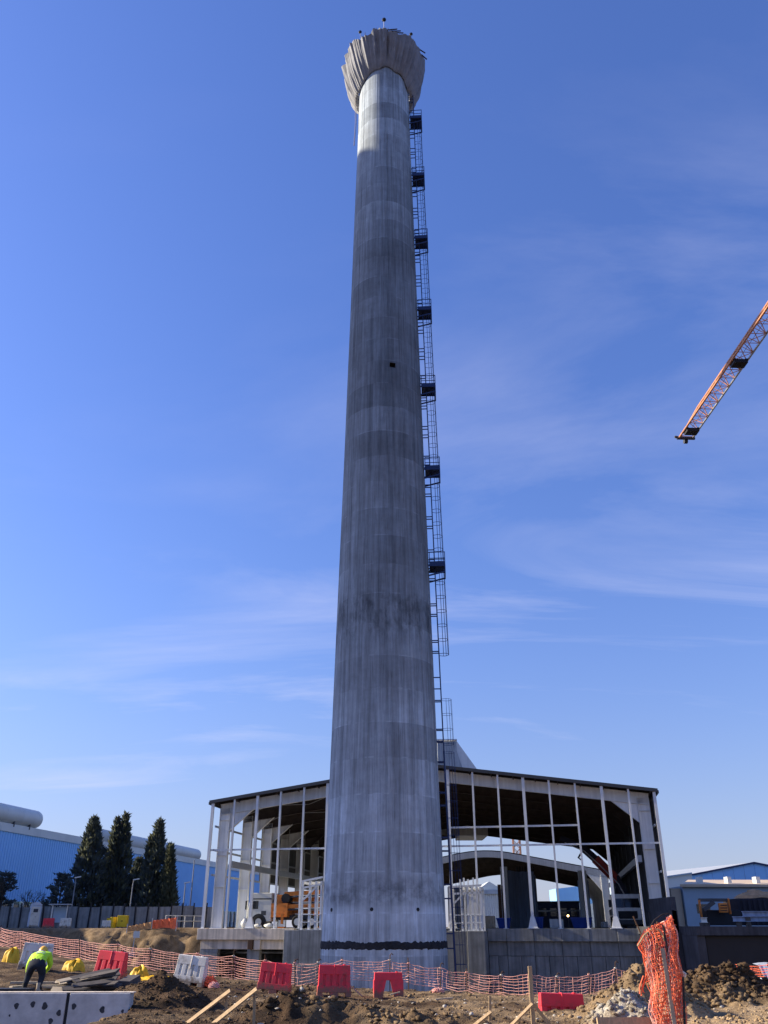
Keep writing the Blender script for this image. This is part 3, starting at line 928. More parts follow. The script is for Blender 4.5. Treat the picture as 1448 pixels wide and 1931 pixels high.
# roof sheets, one per bay and slope
for i in range(NF - 1):
    for sd in (0, 1):
        m = MB()
        d = D0 + BAY * i - (1.15 if i == 0 else 0)
        wd = BAY + (1.15 if i == 0 else 0) - 0.004
        s_e = -0.15 if sd == 0 else HW + 0.15
        corrugated(m, H(s_e, d, zt(s_e) - 0.02), HU * wd, H(HWD, d, RIDGE - 0.02) - H(s_e, d, zt(s_e) - 0.02), 12, 0.05, (0, 0, 1))
        m.build('roof_sheet', roof_sheet, hall)
for sd in (0, 1):
    for k in range(11):
        s = 0.35 + k * 1.83
        s = s if sd == 0 else HW - s
        m = MB()
        m.bar(H(s, -0.1, zt(s) - 0.14), H(s, DL, zt(s) - 0.14), 0.07, 0.2)
        m.build('purlin', shade_steel, hall)
    m = MB()
    s_e = -0.2 if sd == 0 else HW + 0.2
    m.bar(H(s_e, -0.28, zt(s_e) + 0.02), H(HWD, -0.28, RIDGE + 0.02), 0.06, 0.26)
    m.build('verge_trim', dark_steel, hall)
    m = MB()
    m.bar(H(s_e, -0.25, zt(s_e) - 0.08), H(s_e, DL, zt(s_e) - 0.08), 0.16, 0.22)
    m.build('gutter', dark_steel, hall)
# roof bracing and flange stays
for i in (0, 1, 4, 6):
    for sd in (0, 1):
        for k in range(3):
            a0 = 0.9 + k * 6.0; a1 = a0 + 6.0
            a0, a1 = (a0, a1) if sd == 0 else (HW - a0, HW - a1)
            for fl in (0, 1):
                d0, d1 = (D0 + BAY * i, D0 + BAY * (i + 1)) if fl else (D0 + BAY * (i + 1), D0 + BAY * i)
                m = MB(); m.tube([H(a0, d0, zt(a0) - 0.4), H(a1, d1, zt(a1) - 0.4)], 0.035, 4); m.build('brace', paint_grey if sd == 0 and i < 2 else shade_steel, hall)
for i in range(NF):
    for k in range(1, 10, 2):
        for sd in (0, 1):
            s = 0.35 + k * 1.83
            s = s if sd == 0 else HW - s
            d = D0 + BAY * i
            m = MB(); m.bar(H(s, d + 0.05, zt(s) - 1.0), H(s, d + 0.75, zt(s) - 0.24), 0.05, 0.05); m.build('flange_stay', paint_grey if sd == 0 and i < 3 else shade_steel, hall)
# gable posts
thick = {0, 2, 5, 8, 10, 13, 16, 18}
for k in range(19):
    s = HW * k / 18
    s = min(max(s, 0.09), HW - 0.09)
    m = MB()
    w_ = 0.23 if k in thick else 0.15
    m.bar(H(s, -0.1, DECK), H(s, -0.1, zt(s) - 0.12), w_, 0.2, up=HU)
    if k in thick and 0 < k < 18:
        c = H(s, -0.1, DECK)
        q0 = [c + HV * a * 0.36 + HU * b * 0.22 + Vector((0, 0, 0.05)) for a, b in ((-1, -1), (1, -1), (1, 1), (-1, 1))]
        q1 = [c + HV * a * 0.145 + HU * b * 0.105 + Vector((0, 0, 0.85)) for a, b in ((-1, -1), (1, -1), (1, 1), (-1, 1))]
        m.add(q0 + q1, [(0, 1, 5, 4), (1, 2, 6, 5), (2, 3, 7, 6), (3, 0, 4, 7), (3, 2, 1, 0)])
        m.obox(c + Vector((0, 0, 0.025)), HV * 0.45, HU * 0.3, Vector((0, 0, 0.025)))
    else:
        m.obox(c_ if False else H(s, -0.1, DECK + 0.015), HV * 0.2, HU * 0.18, Vector((0, 0, 0.015)))
    m.build('gable_post', paint_white, hall)
for (k0, k1, zz) in ((0, 18, 7.68), (10, 15, 9.12)):
    m = MB(); m.bar(H(HW * k0 / 18, 0.06, zz), H(HW * k1 / 18, 0.06, zz), 0.12, 0.14); m.build('girt', paint_white, hall)
# long walls: the left one is only sheeted from the third bay on and above head height, the right one fully
for i in range(2, NF - 1):
    m = MB()
    corrugated(m, H(0.3, D0 + BAY * i, 5.75), HU * (BAY - 0.02), Vector((0, 0, zt(0.3) - 0.3 - 5.75)), 14, 0.05, HV)
    m.build('wall_sheet', cladding, hall)
for i in range(NF - 1):
    m = MB()
    d = D0 + BAY * i - (0.9 if i == 0 else 0)
    corrugated(m, H(HW - 0.16, d, DECK), HU * (BAY + (0.9 if i == 0 else 0) - 0.02), Vector((0, 0, zt(HW) - 0.35 - DECK)), 14, 0.05, -HV)
    m.build('wall_sheet', cladding, hall)
for (s, zz) in ((0.45, 5.7), (0.45, 7.68), (0.45, 9.6), (HW - 0.35, 5.6), (HW - 0.35, 9.0)):
    m = MB(); m.bar(H(s, -0.05, zz), H(s, DL, zz), 0.1, 0.16); m.build('wall_girt', paint_grey, hall)
m = MB(); m.bar(H(1.75, D0, 6.6), H(1.75, DL, 6.6), 0.3, 0.5); m.build('crane_rail', paint_grey, hall)
m = MB(); m.bar(H(HW - 1.75, D0, 6.6), H(HW - 1.75, DL, 6.6), 0.3, 0.5); m.build('crane_rail', paint_grey, hall)

# ---------------------------------------------------------------- its concrete basement
base = thing('concrete_basement', 'grey concrete basement and deck carrying the steel hall', 'foundation', H(0, 0, -3.6))
m = MB(); m.obox(H(HW / 2, 60.0, DECK - 0.15), HV * (HW / 2 + 0.4), HU * 59.5, Vector((0, 0, 0.14))); m.build('deck', concrete, base)
sA, sB = S(556), S(845)
def blk(name, s0, s1, d0, d1, z0, z1, mat=concrete):
    m = MB()
    m.obox(H((s0 + s1) / 2, (d0 + d1) / 2, (z0 + z1) / 2), HV * (s1 - s0) / 2, HU * (d1 - d0) / 2, Vector((0, 0, (z1 - z0) / 2)))
    return m.build(name, mat, base, bevel=0.02)
blk('edge_beam', -0.25, sA, -0.35, 0.5, 0.78, DECK, concrete_warm)
blk('lintel', 0.0, sA - 0.12, -0.05, 0.6, 0.08, 0.777, concrete_warm)
o1a, o1b, o2a, o2b = S(414), S(469), S(492), S(544)
blk('pier', 0.0, o1a, -0.02, 0.6, -3.6, 0.077, concrete)
blk('pier', o1b, o2a, -0.03, 0.6, -3.6, 0.077, concrete)
blk('pier', o2b, sA - 0.12, -0.02, 0.6, -3.6, 0.077, concrete_warm)
blk('sill_wall', o1a, o1b, 0.0, 0.6, -3.6, -2.02, concrete)
blk('sill_wall', o2a, o2b, 0.0, 0.6, -3.6, -2.02, concrete)
blk('corbel', o1b + 0.15, o1b + 0.55, -0.45, -0.06, 0.1, 0.775, rebar)
blk('corbel', o1b + 0.6, o1b + 1.15, -0.28, -0.06, 0.06, 0.775, concrete_warm)
blk('back_wall', 0.2, sA, 7.0, 7.3, -3.6, 1.2, concrete)
for s_ in (0.15, sA - 0.3):
    blk('cross_wall', s_, s_ + 0.25, 0.62, 7.0, -3.6, 1.2, concrete)
blk('pipe_beam', 0.5, sA - 0.4, 3.0, 3.2, -0.3, -0.15, silver)
# block between the opening bay and the chimney
blk('retaining_block', sA + 0.01, (sA + S(596, -3.0)) / 2 - 0.01, -3.0, 0.45, -3.6, 1.50, concrete)
blk('retaining_block', (sA + S(596, -3.0)) / 2 + 0.01, S(608, -3.0), -3.0, 0.45, -3.6, 1.50, concrete)
blk('footing', sA - 0.05, S(607, -3.0), -3.2, -3.02, -3.6, -0.9, concrete)
# right of the chimney
s0, s1 = S(838, -3.0), S(880, -3.0)
blk('retaining_block', s0, s1, -3.0, 0.4, -3.6, 1.42, concrete)
blk('retaining_block', s1 + 0.015, S(913, -3.0), -3.05, 0.4, -3.6, 1.44, concrete)
edges = [S(913, -3.0) + 0.02] + [HW * k / 18 for k in range(12, 18)] + [HW + 0.25]
for k in range(len(edges) - 1):
    blk('edge_beam', edges[k] + 0.008, edges[k + 1] - 0.008, -0.35 - 0.01 * (k % 2), 0.5, 0.72, DECK, concrete)
    blk('wall_panel', edges[k] + 0.01, edges[k + 1] - 0.01, -0.05 - 0.012 * (k % 3), 0.5, -0.28, 0.717, concrete)
    q = (edges[k] + edges[k + 1]) / 2
    for j, (a_, b_) in enumerate(((edges[k], q), (q, edges[k + 1]))):
        blk('wall_panel', a_ + 0.012, b_ - 0.012, 0.0 - 0.02 * ((k * 2 + j) % 2), 0.5, -3.6, -0.29, concrete)

# ---------------------------------------------------------------- steel porch frames either side of the chimney
def frame(label, s_list, d, z0, z1, extra):
    t_ = thing('steel_porch_frame', label, 'frame', H(s_list[0], d, z0))
    for s in s_list:
        m = MB(); m.bar(H(s, d, z0), H(s, d, z1), 0.16, 0.16, up=HU); m.obox(H(s, d, z0 + 0.02), HV * 0.2, HU * 0.2, Vector((0, 0, 0.02))); m.build('post', paint_white, t_)
        m = MB(); m.bar(H(s, d + 2.4, z0), H(s, d + 2.4, z1), 0.14, 0.14, up=HU); m.build('post', paint_white, t_)
        m = MB(); m.bar(H(s, d + 0.05, z1 - 0.1), H(s, d + 2.35, z1 - 0.1), 0.12, 0.2); m.build('cross_beam', paint_white, t_)
    for zz in (z1, z1 - 0.5):
        m = MB(); m.bar(H(s_list[0] - 0.1, d - 0.02, zz), H(s_list[-1] + 0.1, d - 0.02, zz + extra), 0.12, 0.14); m.build('beam', paint_white, t_)
    for zz in (z0 + 1.1, z0 + 0.55):
        m = MB(); m.bar(H(s_list[0], d - 0.1, zz), H(s_list[-1], d - 0.1, zz), 0.05, 0.06); m.build('guard_rail', paint_white, t_)
    m = MB(); m.bar(H(s_list[0] + 0.1, d - 0.05, z1 - 1.35), H(s_list[0] + 1.1, d - 0.05, z1 - 0.45), 0.12, 0.12); m.build('knee_brace', paint_white, t_)
    return t_
frame('white steel porch frame on the block left of the chimney', [S(568, -2.8), S(582, -2.8), S(594, -2.8), S(604, -2.8)], -2.8, 1.5, 5.0, 0.3)
fr = frame('white steel porch frame on the block right of the chimney', [S(850, -2.8), S(873, -2.8), S(884, -2.8), S(893, -2.8), S(902, -2.8), S(909, -2.8)], -2.8, 1.43, 4.5, 0.1)
for k, px in enumerate((871, 878, 886, 896)):
    m = MB(); s = S(px, -1.6); m.bar(H(s, -1.6, 1.43), H(s, -1.6, 5.1 + 0.1 * (k % 2)), 0.12, 0.12, up=HU); m.build('post', paint_white, fr)
m = MB(); m.bar(H(S(871, -1.6), -1.6, 5.0), H(S(896, -1.6), -1.6, 5.1), 0.06, 0.06); m.build('guard_rail', dark_steel, fr)
m = MB()
corrugated(m, H(S(846, 3), 3.0, 1.62), HV * 2.2, Vector((0, 0, 3.1)), 9, 0.06, -HU)
tag(m.build('leaning_sheet_stack', cladding), 'dark ribbed steel sheet standing behind the right porch frame', 'sheet')

# ---------------------------------------------------------------- second hall behind, with a rounded ridge
h2 = thing('far_arched_hall', 'second open hall with a rounded grey roof seen through the first', 'building', H(2, 56, DECK))
W2, D2, DL2 = 34.0, 56.5, 46.0
def zt2(s):
    x_ = abs(s - W2 / 2)
    return 11.9 - (0.19 * x_ if x_ > 4 else 0.19 * 2 + 0.19 * x_ * x_ / 8)
def H2_(s, d, z):
    return H(s + 2.3, D2 + d, z)
N2 = 30
for b_ in range(4):
    m = MB()
    m.grid([[H2_(W2 * k / N2, d, zt2(W2 * k / N2)) for k in range(N2 + 1)] for d in (DL2 / 4 * b_, DL2 / 4 * (b_ + 1) - 0.01)])
    m.grid([[H2_(W2 * k / N2, d, zt2(W2 * k / N2) + 0.12) for k in range(N2 + 1)] for d in (DL2 / 4 * b_, DL2 / 4 * (b_ + 1) - 0.01)])
    m.build('roof_sheet', roof_sheet, h2)
for d in (0.0, 11.5, 23.0, 34.5, 45.9):
    m = MB()
    for k in range(N2):
        s0, s1 = W2 * k / N2, W2 * (k + 1) / N2
        m.bar(H2_(s0, d, zt2(s0) - 0.42), H2_(s1, d, zt2(s1) - 0.42), 0.25, 0.8)
    m.build('rafter', paint_grey if d == 0.0 else shade_steel, h2)
    for s in (0.5, W2 - 0.5):
        m = MB(); ibeam(m, H2_(s, d, DECK), H2_(s, d, zt2(s) - 0.5), HV, 1.0, 0.4, HU); m.build('column', paint_white, h2)
        sg = 1 if s < 5 else -1
        m = MB(); m.prism([H2_(s + sg * 0.5, d - 0.1, zt2(s) - 0.7), H2_(s + sg * 2.5, d - 0.1, zt2(s + sg * 2.5) - 0.7), H2_(s + sg * 0.5, d - 0.1, zt2(s) - 2.6)], HU * 0.2); m.build('haunch', paint_white, h2)
for k in range(1, 15):
    s = W2 * k / 15
    m = MB(); m.bar(H2_(s, 0.2, zt2(s) - 0.06), H2_(s, DL2, zt2(s) - 0.06), 0.08, 0.1); m.build('purlin', shade_steel, h2)
m = MB(); corrugated(m, H2_(W2 - 0.1, 0, DECK), HU * DL2, Vector((0, 0, zt2(W2) - DECK)), 60, 0.06, -HV); m.build('wall_sheet', white_clad, h2)

# ---------------------------------------------------------------- what stands in the hall
def inside(px, py, d):
    """Point on the ray through a pixel, d metres behind the hall's front."""
    r_ = ray(px, py)
    # solve (t*r - HL) . HU = d
    t_ = (d + HL.x * HU.x + HL.y * HU.y) / (r_.x * HU.x + r_.y * HU.y)
    return Vector((r_.x * t_, r_.y * t_, EYE + r_.z * t_))
def slab_at(pxa, pxb, pytop, d, depth, z0=DECK):
    a_, b_ = inside(pxa, pytop, d), inside(pxb, pytop, d)
    return a_, b_
# ribbed steel casing, one wide and one slim
a_, b_ = inside(975, 1644, 24), inside(1006, 1641, 24)
t_ = thing('ribbed_steel_casing', 'tall dark ribbed steel casing in the middle of the hall', 'casing', (a_.x, a_.y, DECK))
top = a_.z
wv = HV * ((b_ - a_).dot(HV))
m = MB(); corrugated(m, Vector((a_.x, a_.y, DECK)), wv, Vector((0, 0, top - DECK)), 10, 0.08, -HU); m.build('ribbed_panel', casing_m, t_)
m = MB(); corrugated(m, Vector((a_.x, a_.y, DECK)) - HV * 0.9 - HU * 3.4, HV * 0.9 + HU * 3.4, Vector((0, 0, top - DECK)), 9, 0.08, -HV); m.build('ribbed_panel', casing_m, t_)
m = MB(); corrugated(m, Vector((b_.x, b_.y, DECK)), HU * 4, Vector((0, 0, top - 0.3 - DECK)), 10, 0.08, HV); m.build('ribbed_panel', casing_m, t_)
m = MB(); m.obox(Vector((a_.x, a_.y, (DECK + top) / 2)) - HV * 1.2 - HU * 3.5, HV * 0.35, HU * 0.3, Vector((0, 0, (top - DECK) / 2 + 0.3))); m.build('corner_post', paint_grey, t_)
m = MB()
for k in range(7):
    m.tube([Vector((a_.x, a_.y, top)) + wv * (k / 6), Vector((a_.x, a_.y, top + 0.5)) + wv * (k / 6) + HU * 0.3 * (k % 2)], 0.08, 5)
m.build('pipe_stub', black, t_)
p0 = inside(1097, 1642, 20)
t_ = thing('slim_steel_casing', 'slim grey steel casing standing right of the ribbed one', 'casing', (p0.x, p0.y, DECK))
m = MB(); m.obox((p0.x, p0.y, (DECK + p0.z) / 2), HV * 0.42, HU * 0.5, Vector((0, 0, (p0.z - DECK) / 2))); m.build('body', paint_grey, t_)
m = MB(); m.obox((p0.x, p0.y, (DECK + p0.z) / 2 - 0.4), HV * 0.52, HU * 0.3, Vector((0, 0, (p0.z - DECK) / 2 - 0.5))); m.build('flange', casing_m, t_)
# two raw uprights
for k, (px, py, lab) in enumerate(((941, 1668, 'rusty steel upright left of a pair inside the hall'), (948, 1670, 'rusty steel upright right of a pair inside the hall'))):
    p0 = inside(px, py, 12)
    m = MB(); ibeam(m, (p0.x, p0.y, DECK), (p0.x, p0.y, p0.z), HV, 0.3, 0.28, HU); tag(m.build('steel_upright', rebar), lab, 'post', 'rusty uprights in the hall')
# low blue skips and crates along the hall floor
for k, (pa, pb, py, d, mt, lab, nm, cat) in enumerate((
        (912, 932, 1727, 4, pale_wood, 'tan plywood crate on the deck by the right porch frame', 'plywood_crate', 'crate'),
        (936, 962, 1732, 6, blue_pl, 'blue skip on the deck left of the ribbed casing', 'blue_skip', 'skip'),
        (1004, 1024, 1730, 7, blue_pl, 'blue skip on the deck at the foot of the flared post', 'blue_skip', 'skip'),
        (1036, 1062, 1733, 5, paint_grey, 'grey slatted pallet box on the deck in the hall', 'pallet_box', 'box'),
        (1076, 1116, 1731, 9, blue_pl, 'long blue skip on the deck before the slim casing', 'blue_skip', 'skip'),
        (1133, 1146, 1738, 4, concrete, 'small concrete block on the deck before the parked crane truck', 'concrete_block', 'block'))):
    a_, b_ = inside(pa, py, d), inside(pb, py, d)
    t_ = thing(nm, lab, cat, (a_.x, a_.y, DECK))
    wv = HV * (b_ - a_).dot(HV)
    c = a_ + wv / 2
    hz = a_.z - DECK
    m = MB()
    if nm == 'blue_skip':
        q0 = [Vector((a_.x, a_.y, DECK)) + wv * f + HU * e for f, e in ((0.12, 0.2), (0.88, 0.2), (0.88, 1.4), (0.12, 1.4))]
        q1 = [Vector((a_.x, a_.y, DECK + hz)) + wv * f + HU * e for f, e in ((0, 0), (1, 0), (1, 1.6), (0, 1.6))]
        m.add(q0 + q1, [(0, 1, 5, 4), (1, 2, 6, 5), (2, 3, 7, 6), (3, 0, 4, 7), (3, 2, 1, 0)])
        m.build('tub', mt, t_)
        m = MB()
        for i in range(4):
            m.bar(q1[i], q1[(i + 1) % 4], 0.08, 0.08)
        m.build('rim', mt, t_)
        for f in (0.3, 0.6):
            m = MB(); m.bar(Vector((a_.x, a_.y, DECK + 0.1)) + wv * f + HU * 0.12, Vector((a_.x, a_.y, DECK + hz)) + wv * f - HU * 0.04, 0.08, 0.08); m.build('rib', mt, t_)
    else:
        for i in range(5):
            f0, f1 = i / 5, (i + 0.86) / 5
            m2 = MB(); m2.obox(Vector((a_.x, a_.y, DECK + 0.1 + hz / 2 - 0.05)) + wv * ((f0 + f1) / 2), wv * ((f1 - f0) / 2), HU * 0.02, Vector((0, 0, hz / 2 - 0.05))); m2.build('slat', mt, t_)
        m.obox(Vector((a_.x, a_.y, DECK + hz / 2)) + wv / 2 + HU * 0.6, wv * 0.49, HU * 0.55, Vector((0, 0, hz / 2 - 0.02)))
        m.build('body', mt, t_)
# work lamp glowing in the hall
p0 = inside(1071, 1727, 6)
t_ = thing('work_lamp', 'small lit work lamp on a stand inside the hall', 'lamp', (p0.x, p0.y, DECK))
m = MB(); m.tube([(p0.x, p0.y, DECK), (p0.x, p0.y, p0.z - 0.1)], 0.03, 6); m.build('stand', dark_steel, t_)
lampm = M('lamp_glow', (0.9, 0.7, 0.4)); lampm.node_tree.nodes['Principled BSDF'].inputs['Emission Color'].default_value = (1, 0.62, 0.25, 1); lampm.node_tree.nodes['Principled BSDF'].inputs['Emission Strength'].default_value = 4
m = MB(); m.tube([p0 - HU * 0.1 , p0 - HU * 0.04, p0 + HU * 0.1], [0.05, 0.09, 0.07], 10); m.build('lamp_head', lampm, t_)

# ---------------------------------------------------------------- vehicles
def wheel(t_, c, ax, r=0.5, w=0.3):
    c, ax = Vector(c), Vector(ax).normalized()
    wh = bpy.data.objects.new('wheel', None); link(wh); wh.parent = t_; OFF[wh] = OFF[t_]
    m = MB(); m.tube([c - ax * w / 2, c - ax * w * 0.35, c + ax * w * 0.35, c + ax * w / 2], [r * 0.9, r, r, r * 0.9], 20); m.build('tyre', rubber, wh)
    m = MB(); m.tube([c - ax * (w / 2 + 0.02), c + ax * (w / 2 + 0.02)], r * 0.55, 14); m.build('rim', silver, wh)
# concrete pump truck seen from its left side, nose to the left
dT = 5.0
def T(px, py, dd=0.0):
    return inside(px, py, dT + dd)
pump = thing('pump_truck', 'white cabbed orange concrete pump truck parked in the left of the hall', 'truck', (T(500, 1745).x, T(500, 1745).y, DECK))
xa, xb = T(467, 1720), T(511, 1720)
cl_ = (xb - xa).dot(HV)
def TP(f, z, dd=0.0):
    """f metres right of the cab's nose, z above the deck."""
    p = xa + HV * f + HU * dd
    return Vector((p.x, p.y, DECK + z))
m = MB()
m.prism([TP(0.05, 0.55), TP(cl_, 0.55), TP(cl_, 2.85), TP(0.35, 2.85), TP(0.18, 2.6), TP(0.0, 1.5)], HU * 2.4)
m.build('cab', white_clad, pump, bevel=0.05)
m = MB(); m.prism([TP(0.25, 1.55, -0.02), TP(0.95, 1.55, -0.02), TP(0.95, 2.2, -0.02), TP(0.35, 2.2, -0.02)], HU * 0.015); m.build('side_window', glass_dark, pump)
m = MB(); m.bar(TP(0.3, 2.36, -0.03), TP(cl_, 2.36, -0.03), 0.02, 0.1); m.build('trim_strip', dark_steel, pump)
m = MB(); m.prism([TP(1.25, 1.05, -0.02), TP(1.7, 1.05, -0.02), TP(1.7, 1.4, -0.02), TP(1.25, 1.4, -0.02)], HU * 0.015); m.build('side_vent', dark_steel, pump)
m = MB(); m.prism([TP(0.1, 1.6, 0.25), TP(0.1, 1.6, 2.15), TP(0.28, 2.4, 2.15), TP(0.28, 2.4, 0.25)], HV * -0.05); m.build('windscreen', glass_dark, pump)
m = MB(); m.bar(TP(-0.1, 1.5, -0.25), TP(-0.1, 2.2, -0.25), 0.12, 0.22); m.bar(TP(0.1, 2.2, 0.0), TP(-0.1, 2.2, -0.25), 0.03, 0.03); m.build('mirror', black, pump)
m = MB()
pts = [TP(1.05 + 0.72 * math.cos(math.pi * k / 10), 0.45 + 0.72 * math.sin(math.pi * k / 10), -0.03) for k in range(11)]
m.prism(pts, HU * 0.1); m.build('wheel_arch', black, pump)
m = MB(); m.bar(TP(-0.08, 0.5, -0.05), TP(-0.08, 0.5, 2.45), 0.25, 0.4); m.build('bumper', white_clad, pump)
for f in (1.05, 4.6, 5.9):
    for dd in (0.1, 2.2):
        wheel(pump, TP(f, 0.52, dd), HU, 0.52)
m = MB(); m.obox(TP(4.7, 0.85, 1.2), HV * 2.9, HU * 0.5, Vector((0, 0, 0.18))); m.build('chassis', dark_steel, pump)
m = MB(); m.obox(TP(2.9, 1.45, 1.2), HV * 0.75, HU * 1.2, Vector((0, 0, 0.55))); m.build('engine_box', orange_paint, pump)
m = MB(); m.obox(TP(2.75, 2.35, 1.2), HV * 0.3, HU * 0.9, Vector((0, 0, 0.35))); m.build('boom_pedestal', orange_paint, pump)
for (z0, z1, f0, f1, dd, w_) in ((2.75, 3.0, 3.2, 8.6, 0.5, 0.34), (2.3, 2.35, 3.4, 8.2, 1.2, 0.36), (1.75, 1.85, 3.3, 8.4, 0.4, 0.30), (1.35, 1.25, 3.7, 8.8, 1.7, 0.3), (1.1, 1.5, 6.0, 9.0, 0.2, 0.28)):
    m = MB(); m.bar(TP(f0, z0, dd), TP(f1, z1, dd), 0.32, w_); m.build('boom_section', orange_paint, pump)
    m = MB(); m.tube([TP(f0, z0 - 0.28, dd - 0.2), TP(f1, z1 - 0.28, dd - 0.2)], 0.07, 6); m.build('delivery_pipe', dark_steel, pump)
for f in (3.4, 8.1):
    m = MB(); m.tube([TP(f, 2.4, 0.1), TP(f, 2.4, 1.6)], 0.4, 12); m.build('boom_hinge', black, pump)
for f in (3.3, 6.9):
    m = MB(); m.bar(TP(f, 0.35, -0.3), TP(f, 1.15, -0.3), 0.22, 0.22); m.obox(TP(f, 0.08, -0.3), HV * 0.3, HU * 0.3, Vector((0, 0, 0.06))); m.build('outrigger', orange_paint, pump)
m = MB(); m.prism([TP(7.4, 0.9, 0.3), TP(8.6, 0.9, 0.3), TP(8.9, 1.6, 0.3), TP(7.1, 1.6, 0.3)], HU * 1.8); m.build('hopper', orange_paint, pump)
# white sacks by its front wheel
for k, (px, lab) in enumerate(((461, 'upright white sheet bundle against the truck nose'), (474, 'white sack on the deck edge below the truck cab'), (485, 'slumped white sack on the deck right of the truck front wheel'), (508, 'white woven sack on the deck left of the gable post'))):
    p0 = inside(px, 1744, 0.9)
    m = MB()
    rows2 = []
    hh = 0.8 if k == 0 else 0.22 + 0.06 * k
    for i in range(9):
        t2 = i / 8
        rr = (0.30 if k == 0 else 0.42) * math.sin(math.pi * (0.12 + 0.86 * t2)) ** 0.6
        rows2.append([(p0.x + rr * (1 + 0.18 * math.sin(3 * a + i)) * math.cos(a), p0.y + rr * math.sin(a), DECK + hh * t2 + 0.03 * math.sin(5 * a + i)) for a in [2 * math.pi * j / 14 for j in range(14)]])
    m.grid(rows2, close=True); m.f += [tuple(range(14))[::-1], tuple(range(8 * 14, 9 * 14))]
    tag(m.build('sack', white_clad, smooth=True), lab, 'sack', 'white sacks on the deck edge')
# crane truck on the right, nose to the camera
dC = 9.0
ca = inside(1156, 1720, dC)
cwid = 2.45
ct = thing('crane_truck', 'dark cabbed crane truck facing the camera in the right of the hall', 'truck', (ca.x, ca.y, DECK))
def CT(f, z, dd=0.0):
    p = ca + HV * f + HU * dd
    return Vector((p.x, p.y, DECK + z))
m = MB(); m.prism([CT(0, 0.5), CT(0, 0.5, 2.0), CT(0, 2.7, 2.0), CT(0, 2.7, 0.3), CT(0, 1.6, -0.02)], HV * cwid); m.build('cab', paint_white, ct, bevel=0.05)
m = MB(); m.prism([CT(0.12, 1.62, -0.035), CT(cwid - 0.12, 1.62, -0.035), CT(cwid - 0.18, 2.35, 0.185), CT(0.18, 2.35, 0.185)], HU * 0.02 + Vector((0, 0, -0.01))); m.build('windscreen', glass_dark, ct)
m = MB(); m.obox(CT(cwid / 2, 1.05, -0.04), HV * 0.8, HU * 0.03, Vector((0, 0, 0.3))); m.build('grille', black, ct)
m = MB(); m.obox(CT(cwid / 2, 0.5, -0.1), HV * 1.22, HU * 0.12, Vector((0, 0, 0.18))); m.build('bumper', dark_steel, ct)
for f in (0.3, cwid - 0.3):
    m = MB(); m.obox(CT(f, 0.72, -0.12), HV * 0.16, HU * 0.04, Vector((0, 0, 0.1))); m.build('headlight', silver, ct)
for f in (-0.18, cwid + 0.18):
    m = MB(); m.obox(CT(f, 1.95, 0.1), HV * 0.12, HU * 0.05, Vector((0, 0, 0.3))); m.build('mirror', black, ct)
for f in (0.15, cwid - 0.15):
    for dd in (0.9, 5.5):
        wheel(ct, CT(f, 0.5, dd), HV, 0.5)
m = MB(); m.obox(CT(cwid / 2, 0.85, 4.5), HV * 0.5, HU * 3.0, Vector((0, 0, 0.15))); m.build('chassis', dark_steel, ct)
m = MB(); m.obox(CT(cwid / 2, 1.3, 4.8), HV * 1.2, HU * 2.2, Vector((0, 0, 0.25))); m.build('bed', dark_steel, ct)
bp_ = [inside(1188, 1706, dC + 2.6), inside(1163, 1660, dC + 2.6), inside(1127, 1624, dC + 2.2), inside(1098, 1598, dC + 2), inside(1062, 1583, dC + 1.8)]
m = MB(); m.bar((bp_[0].x, bp_[0].y, DECK + 1.0), bp_[0], 0.5, 0.5); m.build('crane_post', dark_steel, ct)
for k, (mt, w_) in enumerate(((tub_dark, 0.62), (boom_red, 0.6), (tub_dark, 0.5), (tub_dark, 0.4))):
    m = MB(); m.bar(bp_[k], bp_[k + 1] + (bp_[k + 1] - bp_[k]).normalized() * 0.3, w_, w_ * 1.2); m.build('boom_section', mt, ct)
    m = MB(); m.tube([bp_[k] + Vector((0.05, -0.3, -0.32)), bp_[k + 1] + Vector((0.05, -0.3, -0.32))], 0.06, 6); m.build('ram', silver, ct)
m = MB(); m.tube([bp_[3] + Vector((0, -0.2, -0.2)), bp_[3] + Vector((-0.5, -0.2, -0.9)), bp_[3] + Vector((-0.2, -0.2, -1.1))], 0.09, 6); m.build('hook', dark_steel, ct)

# ---------------------------------------------------------------- grey roof monitor tower behind the hall roof
t_ = thing('grey_roof_tower', 'grey sheet metal tower with a steep roof rising above the hall ridge', 'tower', at(845, 1440, 112))
Yt = 112
A0, A1, A2 = at(822, 1470, Yt), at(822, 1398, Yt), at(860, 1396, Yt)
A3 = at(915, 1472, Yt)
bz = 12.0
m = MB(); corrugated(m, Vector((A1.x, Yt, bz)), Vector((A2.x - A1.x, 0, 0)), Vector((0, 0, A1.z - bz)), 8, 0.07, (0, -1, 0)); m.build('ribbed_wall', paint_grey, t_)
m = MB(); m.prism([Vector((A2.x, Yt, bz)), Vector((A3.x, Yt, bz)), A3, A2], Vector((0, 7, 0))); m.build('sloped_side', paint_white, t_)
m = MB(); m.obox(((A1.x + A2.x) / 2, Yt + 3.5, A2.z + 0.05), ((A2.x - A1.x) / 2 + 0.1, 0, 0), (0, 3.7, 0), (0, 0, 0.08)); m.build('roof', paint_white, t_)
# a curved gusset where the two skins meet
m = MB()
pts = [Vector((A2.x - 0.3, Yt - 0.14, A2.z - 0.3))] + [Vector((A2.x - 0.2 - 3.2 * (k / 10) ** 1.8, Yt - 0.14, A2.z - 0.5 - 4.5 * k / 10)) for k in range(1, 11)] + [Vector((A3.x - 2.5, Yt - 0.14, A2.z - 5.0))]
m.prism(pts, (0, 0.1, 0)); m.build('smooth_panel', paint_grey, t_)
